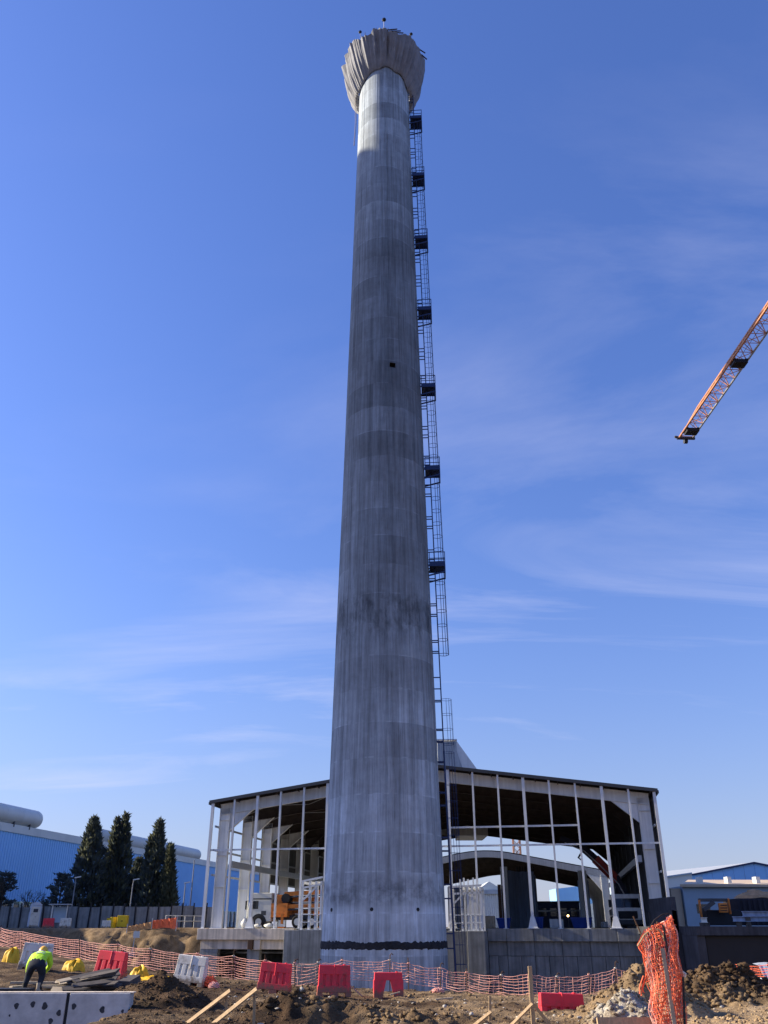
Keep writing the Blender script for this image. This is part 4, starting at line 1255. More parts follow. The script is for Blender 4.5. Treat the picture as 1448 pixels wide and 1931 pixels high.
# ---------------------------------------------------------------- tower crane reaching in from the right
tip = at(1293, 826, 75.0)
JZ = tip.z
mast = Vector((33.6, 22.0, 0))
jd = Vector((mast.x - tip.x, mast.y - tip.y, 0)).normalized()
jx = Vector((-jd.y, jd.x, 0))                     # to the right of the picture when looking along the jib from the tip
if jx.x < 0: jx = -jx
crane = thing('tower_crane', 'orange lattice jib of a tower crane reaching in from the right', 'crane', (mast.x, mast.y, gz(mast.x, mast.y)))
JL = (Vector((mast.x, mast.y, 0)) - Vector((tip.x, tip.y, 0))).length
def J(a, x, z):
    return Vector((tip.x, tip.y, JZ)) + jd * a + jx * x + Vector((0, 0, z))
jib = bpy.data.objects.new('jib', None); link(jib); jib.parent = crane; OFF[jib] = OFF[crane]
wj, hj = 0.72, 1.25
m = MB(); m.tube([J(0.2, -wj, 0), J(JL, -wj, 0)], 0.105, 8); m.build('chord', red_paint, jib)
m = MB(); m.tube([J(0.2, wj, 0), J(JL, wj, 0)], 0.10, 8); m.build('chord', silver, jib)
m = MB(); m.tube([J(0.2, -wj * 0.35, 0.5), J(4, 0, hj), J(JL, 0, hj)], 0.11, 8); m.build('chord', red_paint, jib)
n = int(JL / 1.3)
for k in range(n):
    a0, a1, am = 0.3 + k * 1.3, 0.3 + (k + 1) * 1.3, 0.3 + (k + 0.5) * 1.3
    h0 = hj if a0 > 4 else 0.5 + (hj - 0.5) * a0 / 4
    hm = hj if am > 4 else 0.5 + (hj - 0.5) * am / 4
    m = MB()
    m.tube([J(a0, -wj, 0), J(a0, wj, 0)], 0.04, 4)
    m.tube([J(a0, wj, 0), J(a1, -wj, 0)] if k % 2 else [J(a0, -wj, 0), J(a1, wj, 0)], 0.04, 4)
    m.build('tie', red_paint, jib)
    m = MB()
    for s_ in (-1, 1):
        m.tube([J(a0, s_ * wj, 0), J(am, 0, hm), J(a1, s_ * wj, 0)], 0.045, 4)
    m.build('lacing', red_paint, jib)
m = MB(); m.bar(J(0, -0.95, 0), J(0, 0.95, 0), 0.22, 0.3); m.tube([J(-0.35, -0.1, -0.2), J(-0.35, 0.25, -0.2)], 0.25, 10); m.tube([J(0, -1.15, 0.1), J(0, -0.9, 0.1)], 0.13, 8); m.build('jib_head', dark_steel, jib)
for a_, nm in ((13.2, 'trolley'), (1.6, 'pulley_block')):
    m = MB(); m.obox(J(a_, 0, -0.2), jx * 0.62, jd * 0.45, Vector((0, 0, 0.18)))
    for s_ in (-1, 1):
        for q in (-0.35, 0.35):
            m.tube([J(a_ + q, s_ * 0.55 - 0.1, -0.05), J(a_ + q, s_ * 0.55 + 0.1, -0.05)], 0.14, 8)
    m.build(nm, black, jib)
m = MB(); m.tube([J(0.3, 0.1, 0.25), J(JL, 0.1, 0.5)], 0.02, 4); m.build('trolley_rope', black, jib)
tw = bpy.data.objects.new('mast', None); link(tw); tw.parent = crane; OFF[tw] = OFF[crane]
g0 = gz(mast.x, mast.y) - 0.3
for sx in (-1, 1):
    for sy in (-1, 1):
        m = MB(); m.bar((mast.x + sx * 0.8, mast.y + sy * 0.8, g0), (mast.x + sx * 0.8, mast.y + sy * 0.8, JZ + 6), 0.18, 0.18); m.build('leg', red_paint, tw)
m = MB()
for k in range(26):
    z0 = g0 + k * 2.0
    for (a_, b_) in (((-1, -1), (1, -1)), ((1, -1), (1, 1)), ((1, 1), (-1, 1)), ((-1, 1), (-1, -1))):
        m.tube([(mast.x + a_[0] * 0.8, mast.y + a_[1] * 0.8, z0), (mast.x + b_[0] * 0.8, mast.y + b_[1] * 0.8, z0 + 2)], 0.05, 4)
m.build('lacing', red_paint, tw)
m = MB(); m.bar((mast.x, mast.y, JZ - 0.3), (mast.x + jd.x * 14, mast.y + jd.y * 14, JZ - 0.3), 1.4, 0.4); m.build('counter_jib', red_paint, crane)
m = MB(); m.obox((mast.x + jd.x * 12.5, mast.y + jd.y * 12.5, JZ - 1.4), (0.7, 0, 0), (0, 1.2, 0), (0, 0, 1.0)); m.build('counterweight', concrete, crane)
m = MB(); m.obox((mast.x - 1.7, mast.y + 0.5, JZ - 1.2), (0.7, 0, 0), (0, 1.0, 0), (0, 0, 1.1)); m.build('cab', white_clad, crane)
m = MB(); m.tube([(mast.x, mast.y, JZ + 6), J(22, 0, hj)], 0.06, 5); m.build('stay', dark_steel, crane)

# ---------------------------------------------------------------- long blue factory on the left
BA = Vector((-53.9, 125.0, 0))
def B(t_, o, z):
    p = BA + HU * t_ - HV * o
    return Vector((p.x, p.y, z))
fac = thing('blue_factory', 'long blue clad factory with a white roof on the left', 'building', B(0, 0, 1.6))
for k in range(17):
    m = MB(); t0 = -50 + k * 10
    corrugated(m, B(t0, 0, 5.0), HU * 9.96, Vector((0, 0, 8.9)), 16, 0.10, HV); m.build('wall_sheet', blue_clad, fac)
    m = MB(); m.obox(B(t0 + 5, 0.3, 14.4), HU * 4.99, HV * 0.55, Vector((0, 0, 0.55))); m.build('roof_edge', white_clad, fac)
    m = MB(); m.add([B(t0, 0.0, 14.97), B(t0 + 9.98, 0.0, 14.97), B(t0 + 9.98, 22, 17.2), B(t0, 22, 17.2)], [(0, 1, 2, 3)]); m.build('roof_sheet', white_clad, fac)
    m = MB(); m.obox(B(t0 + 5, 0.45, 3.2), HU * 4.99, HV * 0.2, Vector((0, 0, 1.85))); m.build('plinth', dark_steel, fac)
    for q in range(4):
        m = MB(); m.obox(B(t0 + 1.2 + q * 2.5, 0.1, 3.4), HU * 0.28, HV * 0.18, Vector((0, 0, 1.6))); m.build('pilaster', white_clad, fac)
    for q in range(4):
        m = MB(); m.obox(B(t0 + 2.45 + q * 2.5, 0.22, 3.7), HU * 0.75, HV * 0.04, Vector((0, 0, 0.9))); m.build('window', glass_dark, fac)
m = MB(); m.add([B(120, 0.1, 5), B(120, 22, 5), B(120, 22, 16.9), B(120, 0.1, 14.9)], [(0, 1, 2, 3)]); m.build('end_wall', blue_clad, fac)
def duct(t0, t1, o, zc, r, label):
    t_ = thing('roof_duct', label, 'duct', B(t1, o, zc - r), 'white ducts on the factory roof')
    m = MB()
    pts = [B(t0, o, zc), B(t1 - r * 0.6, o, zc)] + [B(t1 - r * 0.6 + r * 0.6 * math.sin(a), o, zc) for a in (0.5, 0.9, 1.2, 1.45)]
    rs = [r, r] + [r * math.cos(a) ** 0.5 for a in (0.5, 0.9, 1.2, 1.45)]
    m.tube(pts, rs, 28); m.build('barrel', white_clad, t_, smooth=True)
    k = t1 - 3
    while k > max(t0, t1 - 40):
        m = MB(); m.obox(B(k, o, zc - r * 0.95), HU * 0.12, HV * r * 0.7, Vector((0, 0, 0.45))); m.build('saddle', dark_steel, t_)
        m = MB(); m.tube([B(k + 1.5, o, zc), B(k + 1.56, o, zc)], r + 0.02, 28); m.build('seam_band', white_clad, t_)
        k -= 4
duct(-45, 9.8, 0.6, 16.25, 1.28, 'large white round duct end on the factory roof at the left edge')
duct(28, 73, 0.6, 15.75, 1.2, 'white round duct on the factory roof behind the cypresses')

# ---------------------------------------------------------------- trees
def leaves(m, rng, pts, size):
    for (p, up) in pts:
        d = Vector((rng.gauss(0, 1), rng.gauss(0, 1), rng.gauss(0, 0.6))).normalized()
        u = (up + d * 0.6).normalized()
        w = u.cross(Vector((rng.gauss(0, 1), rng.gauss(0, 1), rng.gauss(0, 1)))).normalized()
        s_ = size * rng.uniform(0.6, 1.4)
        p = Vector(p)
        m.add([p - w * s_ * 0.32, p + u * s_ * 0.2 - w * s_ * 0.1 + d * 0.05, p + u * s_ * 1.1, p + w * s_ * 0.32 + u * 0.1 * s_], [(0, 1, 2), (0, 2, 3)])
def cypress(label, pxb, Y, spires, seed, mat, n=5200):
    """spires: (px of top, py of top, half width in m, foot height)."""
    rng = random.Random(seed)
    b = at(pxb, 1745, Y); b.z = 1.6
    t_ = thing('cypress_tree', label, 'tree', b, 'cypresses behind the fence')
    m, m2 = MB(), MB()
    tot = sum(s_[2] for s_ in spires)
    for (pt, pyt, hw, z0) in spires:
        top = at(pt, pyt, Y)
        base_ = Vector((b.x + (top.x - b.x) * 0.6, b.y, 1.6))
        lobes = [(rng.uniform(0, 6.28), rng.uniform(0.1, 0.9), rng.uniform(0.5, 1.3)) for _ in range(44)]
        pts = []
        cnt = int(n * hw / tot)
        while len(pts) < cnt:
            f = rng.random() ** 1.25
            z_ = z0 + (top.z - z0) * f
            prof_ = hw * (min(1, (1 - f) * 1.25) ** 0.72) * (0.78 + 0.22 * min(1, f / 0.12))
            a = rng.uniform(0, 6.28)
            k = 1.0
            for (la, lf, lk) in lobes:
                dd = abs((a - la + math.pi) % (2 * math.pi) - math.pi) / 0.5 + abs(f - lf) / 0.07
                if dd < 1: k *= 1 + (lk - 1) * (1 - dd) * 2.0
            r_ = prof_ * k * (1 - 0.55 * rng.random() ** 2.2)
            c = base_.lerp(Vector((top.x, top.y, 1.6)), f)
            p = Vector((c.x + r_ * math.cos(a), c.y + r_ * math.sin(a), z_))
            pts.append((p, Vector((math.cos(a) * 0.45, math.sin(a) * 0.45, 0.9))))
        leaves(m, rng, [q for q in pts if rng.random() < 0.66], 0.5)
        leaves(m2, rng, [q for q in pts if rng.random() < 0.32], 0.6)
    m.build('crown', mat, t_); m2.build('lit_sprays', leaf_olive, t_)  # olive sprays put a sunlit tone over the darker crown
    m = MB()
    for (pt, pyt, hw, z0) in spires:
        top = at(pt, pyt, Y)
        m.tube([(b.x, b.y, 1.3), (b.x + (top.x - b.x) * 0.6, b.y, 5), (top.x, top.y, top.z - 0.8)], [0.28, 0.2, 0.03], 8)
    m.build('trunk', bark, t_)
cypress('broad dark cypress, leftmost of the tall trees behind the fence', 172, 118, [(178, 1545, 2.7, 2.2)], 1, leaf_dark, 6000)
cypress('twin topped cypress in the middle of the row behind the fence', 222, 120, [(222, 1546, 1.7, 2.2), (238, 1538, 1.6, 2.4)], 2, leaf_dark, 6500)
cypress('pointed cypress with ragged shoulders right of the twin topped one', 291, 117, [(302, 1549, 1.75, 2.2), (286, 1580, 1.5, 2.2)], 3, leaf_dark, 6000)
cypress('short narrow cypress, rightmost of the row behind the fence', 321, 116, [(322, 1596, 1.05, 2.2)], 4, leaf_olive, 3200)
cypress('low dark cypress filling the gap before the pointed one', 262, 122, [(262, 1622, 2.2, 1.8)], 5, leaf_dark, 3200)
def bare_tree(label, px, py, Y, seed, spread=0.5, group='bare winter trees along the factory'):
    rng = random.Random(seed)
    b = at(px, 1745, Y); b.z = 1.55
    hgt = at(px, py, Y).z - 1.6
    t_ = thing('bare_tree', label, 'tree', b, group)
    m, tw_ = MB(), MB()
    def grow(p, d, l, r, dep):
        q = p + d * l
        (m if dep < 2 else tw_).tube([p, (p + q) / 2 + Vector((rng.gauss(0, 0.03), rng.gauss(0, 0.03), 0)) * l, q], [r, r * 0.8, r * 0.6], 5, caps=False)
        if dep >= 5: return
        for _ in range(3 if dep else 4):
            nd = (d + Vector((rng.gauss(0, spread), rng.gauss(0, spread), rng.gauss(0.1, 0.25)))).normalized()
            grow(p.lerp(q, rng.uniform(0.55, 1)), nd, l * rng.uniform(0.55, 0.8), r * 0.55, dep + 1)
    grow(b, Vector((0, 0, 1)), hgt * 0.33, 0.13, 0)
    m.build('trunk', bark, t_); tw_.build('crown', bark, t_)
bare_tree('bare bushy tree left of the small pine by the factory', 52, 1655, 112, 3)
bare_tree('bare twiggy tree behind the white toilet cabin', 75, 1662, 114, 5)
bare_tree('bare tree cut by the left edge of the picture', -3, 1625, 108, 7)
bare_tree('thin bare tree between the cypresses and the hall', 342, 1690, 116, 9)
def pine(label, px, py, Y, hw, seed):
    rng = random.Random(seed)
    b = at(px, 1745, Y); b.z = 1.55
    top = at(px, py, Y)
    t_ = thing('small_pine', label, 'tree', b)
    m, tr = MB(), MB()
    tr.tube([(b.x, b.y, 1.3), (b.x, b.y, top.z)], [0.16, 0.03], 7)
    pts = []
    for k in range(9):
        f = k / 9
        z_ = b.z + (top.z - b.z) * (0.22 + 0.76 * f)
        for q in range(6):
            a = rng.uniform(0, 6.28)
            l = hw * (1 - f) ** 0.7 * rng.uniform(0.7, 1.15) + 0.2
            e = Vector((b.x + l * math.cos(a), b.y + l * math.sin(a), z_ + 0.25 * l))
            tr.tube([(b.x, b.y, z_), e], [0.05, 0.015], 4)
            for _ in range(34):
                w = rng.uniform(0.25, 1.0)
                p = Vector((b.x, b.y, z_)).lerp(e, w) + Vector((rng.gauss(0, 0.16), rng.gauss(0, 0.16), rng.gauss(0, 0.12)))
                pts.append((p, Vector((math.cos(a), math.sin(a), 0.5))))
    leaves(m, rng, pts, 0.34)
    m.build('crown', leaf_dark, t_); tr.build('trunk', bark, t_)
pine('small dark pine left of the broad cypress', 105, 1642, 112, 2.1, 3)
pine('ragged dark pine at the left edge of the picture', -6, 1640, 110, 2.0, 8)

# ---------------------------------------------------------------- concrete yard fence on the left, with lamp posts, cabin and bits behind the pit
FZ = 1.62
fA, fB = at(-70, 1745, 99), at(372, 1745, 96.5)
fd = (fB - fA); fd.z = 0
fl_ = fd.length; fd.normalize(); fn = Vector((fd.y, -fd.x, 0))
yard = thing('concrete_fence', 'grey concrete panel fence with black posts across the left yard', 'fence', (fA.x, fA.y, FZ))
npan = int(fl_ / 2.5)
for k in range(npan + 1):
    c = fA + fd * (k * 2.5 + 1.25); dz = 0.06 * math.sin(k * 2.3)
    m = MB(); m.obox((c.x, c.y, FZ + 1.0 + dz), fd * 1.22, fn * 0.05, Vector((0, 0, 1.02))); m.build('panel', concrete, yard)
    for j in range(2):
        p = fA + fd * (k * 2.5 + 1.25 * j) + fn * 0.14
        lean = fd * (0.10 * math.sin(k * 5 + j * 2))
        m = MB(); m.bar((p.x, p.y, FZ - 0.1), Vector((p.x, p.y, FZ + 2.35)) + lean, 0.11, 0.11); m.build('post', black, yard)
def lamp_post(label, pxb, pyt, pxh, Y, arm=True):
    b = at(pxb, 1745, Y); top = at(pxb, pyt, Y); hd = at(pxh, pyt - 7, Y)
    t_ = thing('street_lamp', label, 'lamp post', (b.x, b.y, 1.6), 'lamp posts along the yard fence')
    m = MB(); m.tube([(b.x, b.y, 1.4), (b.x, b.y, top.z)], [0.09, 0.06], 8); m.build('pole', pole_m, t_)
    if arm:
        m = MB(); m.tube([(b.x, b.y, top.z), ((b.x + hd.x) / 2, b.y, (top.z + hd.z) / 2 + 0.12), hd], 0.045, 6); m.build('arm', pole_m, t_)
        m = MB(); m.bar(hd - Vector((0.1, 0, 0.02)), hd + Vector((0.55 if pxh > pxb else -0.55, 0, 0.1)), 0.24, 0.12); m.build('lamp_head', silver, t_)
lamp_post('street lamp before the broad cypress, its head to the right', 130, 1662, 143, 104)
lamp_post('street lamp before the low gap cypress, its head to the right', 241, 1666, 253, 104)
lamp_post('small street lamp before the blue wall right of the cypresses', 342, 1672, 349, 106)
lamp_post('tall bare pole before the blue wall right of the cypresses', 355, 1622, 355, 106, False)
# toilet cabin
c = at(62, 1745, 95); c.z = FZ
t_ = thing('portable_toilet', 'white portable toilet cabin with rounded roof in the left yard', 'toilet', c)
rot = Matrix.Rotation(R(24), 3, 'Z')
def TO(x_, y_, z_):
    return c + rot @ Vector((x_, y_, 0)) + Vector((0, 0, z_))
m = MB(); m.prism([TO(-0.55, -0.55, 0.1), TO(0.55, -0.55, 0.1), TO(0.55, 0.55, 0.1), TO(-0.55, 0.55, 0.1)], (0, 0, 2.0)); m.build('body', plastic_grey, t_, bevel=0.06)
m = MB()
m.grid([[TO(x_ * 0.6, y_, 2.1 + 0.28 * (1 - x_ * x_)) for x_ in [q / 5 - 1 for q in range(11)]] for y_ in (-0.6, 0.6)])
m.prism([TO(x_ * 0.6, -0.6, 2.1 + 0.28 * (1 - x_ * x_)) for x_ in [q / 5 - 1 for q in range(11)]], rot @ Vector((0, 1.2, 0))); m.build('roof', plastic_grey, t_)
m = MB(); m.obox(TO(0, -0.57, 1.05), rot @ Vector((0.42, 0, 0)), rot @ Vector((0, 0.02, 0)), Vector((0, 0, 0.9))); d_ = m.build('door', white_pl, t_)
m = MB(); m.obox(TO(0.0, -0.6, 1.6), rot @ Vector((0.22, 0, 0)), rot @ Vector((0, 0.012, 0)), Vector((0, 0, 0.16))); m.build('door_vent', dark_steel, d_)
m = MB(); m.obox(TO(-0.57, 0, 1.65), rot @ Vector((0.015, 0, 0)), rot @ Vector((0, 0.3, 0)), Vector((0, 0, 0.2))); m.build('side_vent', dark_steel, t_)
# yellow cabinet
c = at(231, 1741, 94); c.z = FZ
t_ = thing('yellow_cabinet', 'yellow steel cabinet standing before the concrete fence', 'cabinet', c)
m = MB(); m.box(c.x - 0.5, c.x + 0.5, c.y - 0.35, c.y + 0.35, FZ + 0.1, FZ + 1.15); m.build('body', yellow_paint, t_, bevel=0.03)
m = MB(); m.box(c.x - 0.42, c.x + 0.42, c.y - 0.38, c.y - 0.352, FZ + 0.2, FZ + 1.05); m.build('door', yellow_paint, t_)
m = MB(); m.box(c.x - 0.1, c.x + 0.1, c.y - 0.4, c.y - 0.382, FZ + 0.6, FZ + 0.68); m.build('handle', black, t_)
for q in (-0.4, 0.4):
    m = MB(); m.box(c.x + q - 0.05, c.x + q + 0.05, c.y - 0.05, c.y + 0.05, FZ - 0.1, FZ + 0.1); m.build('foot', black, t_)
for k, (px, w_, h_) in enumerate(((213, 0.35, 1.0), (206, 0.3, 0.9))):
    c = at(px, 1741, 94.6); c.z = FZ
    t_ = thing('yellow_drum', ('yellow drum right beside the yellow cabinet', 'yellow drum second from the yellow cabinet')[k], 'drum', c, 'drums by the yellow cabinet')
    m = MB(); m.tube([(c.x, c.y, FZ), (c.x, c.y, FZ + h_ / 2 - 0.03), (c.x, c.y, FZ + h_ / 2), (c.x, c.y, FZ + h_ / 2 + 0.03), (c.x, c.y, FZ + h_)], [w_, w_, w_ + 0.03, w_, w_], 18); m.build('barrel', yellow_paint, t_)
    m = MB(); m.tube([(c.x, c.y, FZ + h_), (c.x, c.y, FZ + h_ + 0.03)], w_ * 0.92, 18); m.build('lid', dark_steel, t_)
# small canopy
c = at(108, 1745, 94); c.z = FZ
t_ = thing('yard_canopy', 'small flat roofed canopy right of the portable toilet', 'canopy', c)
for q in (-0.75, 0.75):
    m = MB(); m.bar((c.x + q, c.y, FZ - 0.1), (c.x + q, c.y, FZ + 2.1), 0.1, 0.1); m.build('post', silver, t_)
m = MB(); m.box(c.x - 1.0, c.x + 1.0, c.y - 0.6, c.y + 0.6, FZ + 2.1, FZ + 2.2); m.build('roof', paint_grey, t_)
m = MB(); m.box(c.x - 0.68, c.x + 0.68, c.y + 0.3, c.y + 0.34, FZ + 0.5, FZ + 1.9); m.build('back_panel', pale_blue, t_)
# white guard rail by the hall
t_ = thing('white_guard_rail', 'white tubular guard rail between the fence and the hall', 'railing', at(330, 1738, 88))
r0, r1 = at(313, 1727, 86), at(384, 1724, 90)
for dz in (0, -0.45):
    m = MB(); m.tube([(r0.x, r0.y, FZ + 1.05 + dz), (r1.x, r1.y, FZ + 1.05 + dz)], 0.04, 6); m.build('rail', white_clad, t_)
for k in range(5):
    p = r0.lerp(r1, k / 4)
    m = MB(); m.tube([(p.x, p.y, FZ - 0.2), (p.x, p.y, FZ + 1.05)], 0.035, 6); m.build('post', white_clad, t_)
# sign post on the rim of the pit
c = at(253, 1760, 80); 
t_ = thing('sign_post', 'white board on a post in a concrete foot at the pit rim', 'sign', (c.x, c.y, gz(c.x, c.y)))
g_ = gz(c.x, c.y)
m = MB(); m.bar((c.x, c.y, g_), (c.x + 0.12, c.y, g_ + 1.9), 0.06, 0.06); m.build('post', silver, t_)
m = MB(); m.box(c.x - 0.05, c.x + 0.5, c.y - 0.06, c.y - 0.035, g_ + 1.35, g_ + 1.85); m.build('board', white_clad, t_)
m = MB(); m.prism([(c.x - 0.3, c.y - 0.25, g_ - 0.1), (c.x + 0.3, c.y - 0.25, g_ - 0.1), (c.x + 0.3, c.y + 0.25, g_ - 0.1), (c.x - 0.3, c.y + 0.25, g_ - 0.1)], (0, 0, 0.4)); m.build('concrete_foot', concrete, t_)

# ---------------------------------------------------------------- buildings on the right
Yg = 150
g = thing('blue_gable_shed', 'blue clad gabled shed beyond the low cream roofed building', 'building', at(1400, 1700, Yg))
p = [at(1303, 1650, Yg), at(1421, 1627, Yg), at(1548, 1652, Yg)]
for k in range(12):
    f0, f1 = k / 12, (k + 1) / 12 - 0.002
    def gp(f):
        return p[0].lerp(p[1], f * 2) if f < 0.5 else p[1].lerp(p[2], f * 2 - 1)
    a0, a1 = gp(f0), gp(f1)
    m = MB(); vs_ = [Vector((a0.x, Yg, 1.6)), Vector((a1.x, Yg, 1.6)), a1, a0]
    if f0 < 0.5 < f1: vs_ = [vs_[0], vs_[1], a1, p[1], a0]
    m.prism(vs_, (0, 0.08, 0)); m.build('wall_sheet', blue_clad, g)
back = [Vector((q.x - 3.2, q.y + 45, q.z + 0.9)) for q in p]
for k in range(2):
    m = MB(); m.add([p[k] + Vector((0, -0.3, 0.1)), p[k + 1] + Vector((0, -0.3, 0.1)), back[k + 1] + Vector((0, 0, 0.1)), back[k] + Vector((0, 0, 0.1))], [(0, 1, 2, 3)])
    m.build('roof_sheet', paint_grey, g)
    m = MB(); m.bar(p[k] + Vector((0, -0.2, 0.02)), p[k + 1] + Vector((0, -0.2, 0.02)), 0.2, 0.25); m.build('verge_trim', navy, g)
m = MB(); m.add([p[0], back[0], Vector((back[0].x, back[0].y, 1.6)), Vector((p[0].x, p[0].y, 1.6))], [(0, 1, 2, 3)]); m.build('side_wall', pale_blue, g)
g = thing('cream_roof_building', 'long low building with a cream roof right of the hall', 'building', at(1360, 1700, 112))
q0, q1 = at(1286, 1670, 112), at(1560, 1670, 112)
u0, u1 = at(1297, 1659, 124), at(1560, 1659, 124)
m = MB(); m.add([q0 + Vector((-0.3, -0.4, 0.05)), q1 + Vector((0, -0.4, 0.05)), u1, u0], [(0, 1, 2, 3)]); m.build('roof', cream, g)
m = MB(); m.bar(q0 + Vector((-0.35, -0.45, -0.02)), q1 + Vector((0, -0.45, -0.02)), 0.2, 0.3); m.build('gutter', cream, g)
m = MB(); m.box(q0.x, q1.x, 112, 123.5, 1.2, q0.z - 0.05); m.build('wall', pale_blue, g)
for k in range(5):
    x_ = q0.x + 3.2 + k * 3.6
    m = MB(); m.box(x_, x_ + 0.5, 112.0 + 3, 112.0 + 4.2, q0.z + 0.2, q0.z + 1.15); m.build('roof_vent', white_clad, g)
for k in range(6):
    x_ = q0.x + 1.4 + k * 3
    m = MB(); m.box(x_, x_ + 1.6, 111.95, 111.985, 3.2, 4.2); m.build('window', glass_dark, g)
m = MB(); m.box(q0.x - 1.3, q0.x - 0.1, 112.5, 116, 1.3, q0.z - 0.3); m.build('end_porch', cream, g)
g = thing('pale_sheet_building', 'pale blue sheet metal gable between the hall and the blue shed', 'building', at(1280, 1700, 135))
a0, a1 = at(1255, 1655, 135), at(1304, 1648, 135)
m = MB(); m.prism([Vector((a0.x, 135, 1.5)), Vector((a1.x, 135, 1.5)), a1, a0], (0, 8, 0)); m.build('wall', white_clad, g)
m = MB(); m.bar(a0 + Vector((0, -0.1, 0.1)), a1 + Vector((0, -0.1, 0.1)), 0.3, 0.2); m.build('verge_trim', pale_blue, g)

# things seen through the far end of the hall
g = thing('pale_gabled_store', 'pale ribbed metal store with a gable seen through the hall', 'building', at(925, 1745, 205))
Ys = 205
a0, a1, a2 = at(895, 1682, Ys), at(922, 1662, Ys), at(955, 1682, Ys)
m = MB(); corrugated(m, Vector((a0.x, Ys, 1.6)), Vector((a2.x - a0.x, 0, 0)), Vector((0, 0, a0.z - 1.6)), 16, 0.1, (0, -1, 0)); m.build('wall', white_clad, g)
m = MB(); m.prism([a0, a2, a1], (0, 10, 0)); m.build('gable', white_clad, g)
m = MB(); m.obox(((a0.x + a2.x) / 2, Ys - 0.3, a0.z), ((a2.x - a0.x) / 2, 0, 0), (0, 0.15, 0), (0, 0, 0.45)); m.build('fascia', paint_grey, g)
g = thing('blue_white_store', 'blue and white walled store seen through the right of the hall', 'building', at(1115, 1745, 195))
a0, a1 = at(1048, 1676, 195), at(1150, 1664, 195)
zm = at(1115, 1704, 195).z
m = MB(); m.prism([Vector((a0.x, 195, zm)), Vector((a1.x, 195, zm)), a1, a0], (0, 8, 0)); m.build('upper_wall', blue_clad, g)
m = MB(); m.box(a0.x, a1.x, 194.9, 203, 1.5, zm - 0.01); m.build('lower_wall', white_clad, g)
g = thing('far_lattice_mast', 'red and white lattice crane mast seen in the gap above the far roof', 'mast', at(984, 1745, 215))
b0 = at(984, 1745, 215); tz = at(984, 1560, 215).z
for sx in (-0.8, 0.8):
    for sy in (-0.8, 0.8):
        m = MB(); m.bar((b0.x + sx, 215 + sy, 1.5), (b0.x + sx, 215 + sy, tz), 0.22, 0.22); m.build('leg', red_paint, g)
m = MB()
for k in range(16):
    z0 = 1.6 + k * 1.7
    if z0 + 1.7 > tz: break
    for sy in (-0.8, 0.8):
        m.bar((b0.x - 0.8, 215 + sy, z0), (b0.x + 0.8, 215 + sy, z0 + 1.7), 0.12, 0.12); m.bar((b0.x + 0.8, 215 + sy, z0), (b0.x - 0.8, 215 + sy, z0 + 1.7), 0.12, 0.12)
m.build('lacing', red_paint, g)

# ---------------------------------------------------------------- undercroft with its shade painted dark, and yard deck on the right
und = thing('concrete_undercroft', 'black shaded concrete undercroft below the right yard deck', 'foundation', at(1380, 1800, 58))
xL, xR = at(1308, 1740, 58).x, 60.0
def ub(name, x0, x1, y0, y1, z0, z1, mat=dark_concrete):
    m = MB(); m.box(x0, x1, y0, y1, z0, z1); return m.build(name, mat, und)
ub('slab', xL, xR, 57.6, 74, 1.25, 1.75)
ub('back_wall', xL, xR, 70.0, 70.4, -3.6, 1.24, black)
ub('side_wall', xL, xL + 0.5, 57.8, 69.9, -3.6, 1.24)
for x_ in (xL + 5, xL + 12, xL + 19):
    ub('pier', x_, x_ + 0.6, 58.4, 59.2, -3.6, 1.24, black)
ub('shade_sheet', xL + 0.6, xR, 58.0, 58.25, -3.6, 1.2, black)  # black sheet across the open bay, in place of its shade
blkx0, blkx1 = at(1270, 1740, 61.0).x, at(1317, 1740, 61.0).x
ub('gate_head', blkx0, xL - 0.02, 60.9, 66, 2.7, 3.5)
ub('gate_leg', blkx0, blkx0 + 0.35, 61, 66, 1.4, 2.69)
ub('gate_leg', xL - 0.5, xL - 0.03, 61, 66, 1.4, 2.69)
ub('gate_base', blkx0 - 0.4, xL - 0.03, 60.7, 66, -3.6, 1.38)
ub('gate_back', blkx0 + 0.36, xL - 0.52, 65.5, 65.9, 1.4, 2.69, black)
# orange drilling frame and black engine on the deck
def D(px, py, Y):
    return at(px, py, Y)
t_ = thing('orange_machine_frame', 'orange and black machine frame on the right yard deck', 'machine', at(1345, 1745, 63))
def slabp(name, pa, pb, ya, yb, Y, dep, mat, par):
    a_, b_ = at(pa, ya, Y), at(pb, yb, Y)
    m = MB(); m.box(a_.x, b_.x, Y, Y + dep, max(b_.z, 1.75), a_.z); return m.build(name, mat, par, bevel=0.03)
slabp('upright', 1319, 1326, 1697, 1734, 63, 0.4, orange_paint, t_)
slabp('cross_head', 1319, 1376, 1694, 1700, 63.05, 0.4, dark_steel, t_)
slabp('guard_panel', 1356, 1374, 1703, 1721, 62.9, 0.3, orange_paint, t_)
slabp('upright', 1374, 1380, 1694, 1724, 62.8, 0.4, orange_paint, t_)
slabp('engine', 1332, 1400, 1716, 1745, 63.6, 1.2, black, t_)
m = MB(); m.bar(at(1326, 1716, 63), at(1346, 1701, 63), 0.2, 0.25); m.build('ram', dark_steel, t_)
for k in range(3):
    slabp('louvre', 1358, 1372, 1706 + k * 5, 1708 + k * 5, 62.85, 0.04, rebar, t_)
t_ = thing('dark_container', 'near black site container at the right edge on the yard deck', 'container', at(1430, 1745, 64))
slabp('body', 1392, 1490, 1694, 1745, 64, 3.0, tub_dark, t_)
for k in range(9):
    slabp('rib', 1394 + k * 10, 1398 + k * 10, 1696, 1745, 63.9, 0.09, tub_dark, t_)
m = MB()
rng = random.Random(2)
c = at(1425, 1690, 65)
rows2 = []
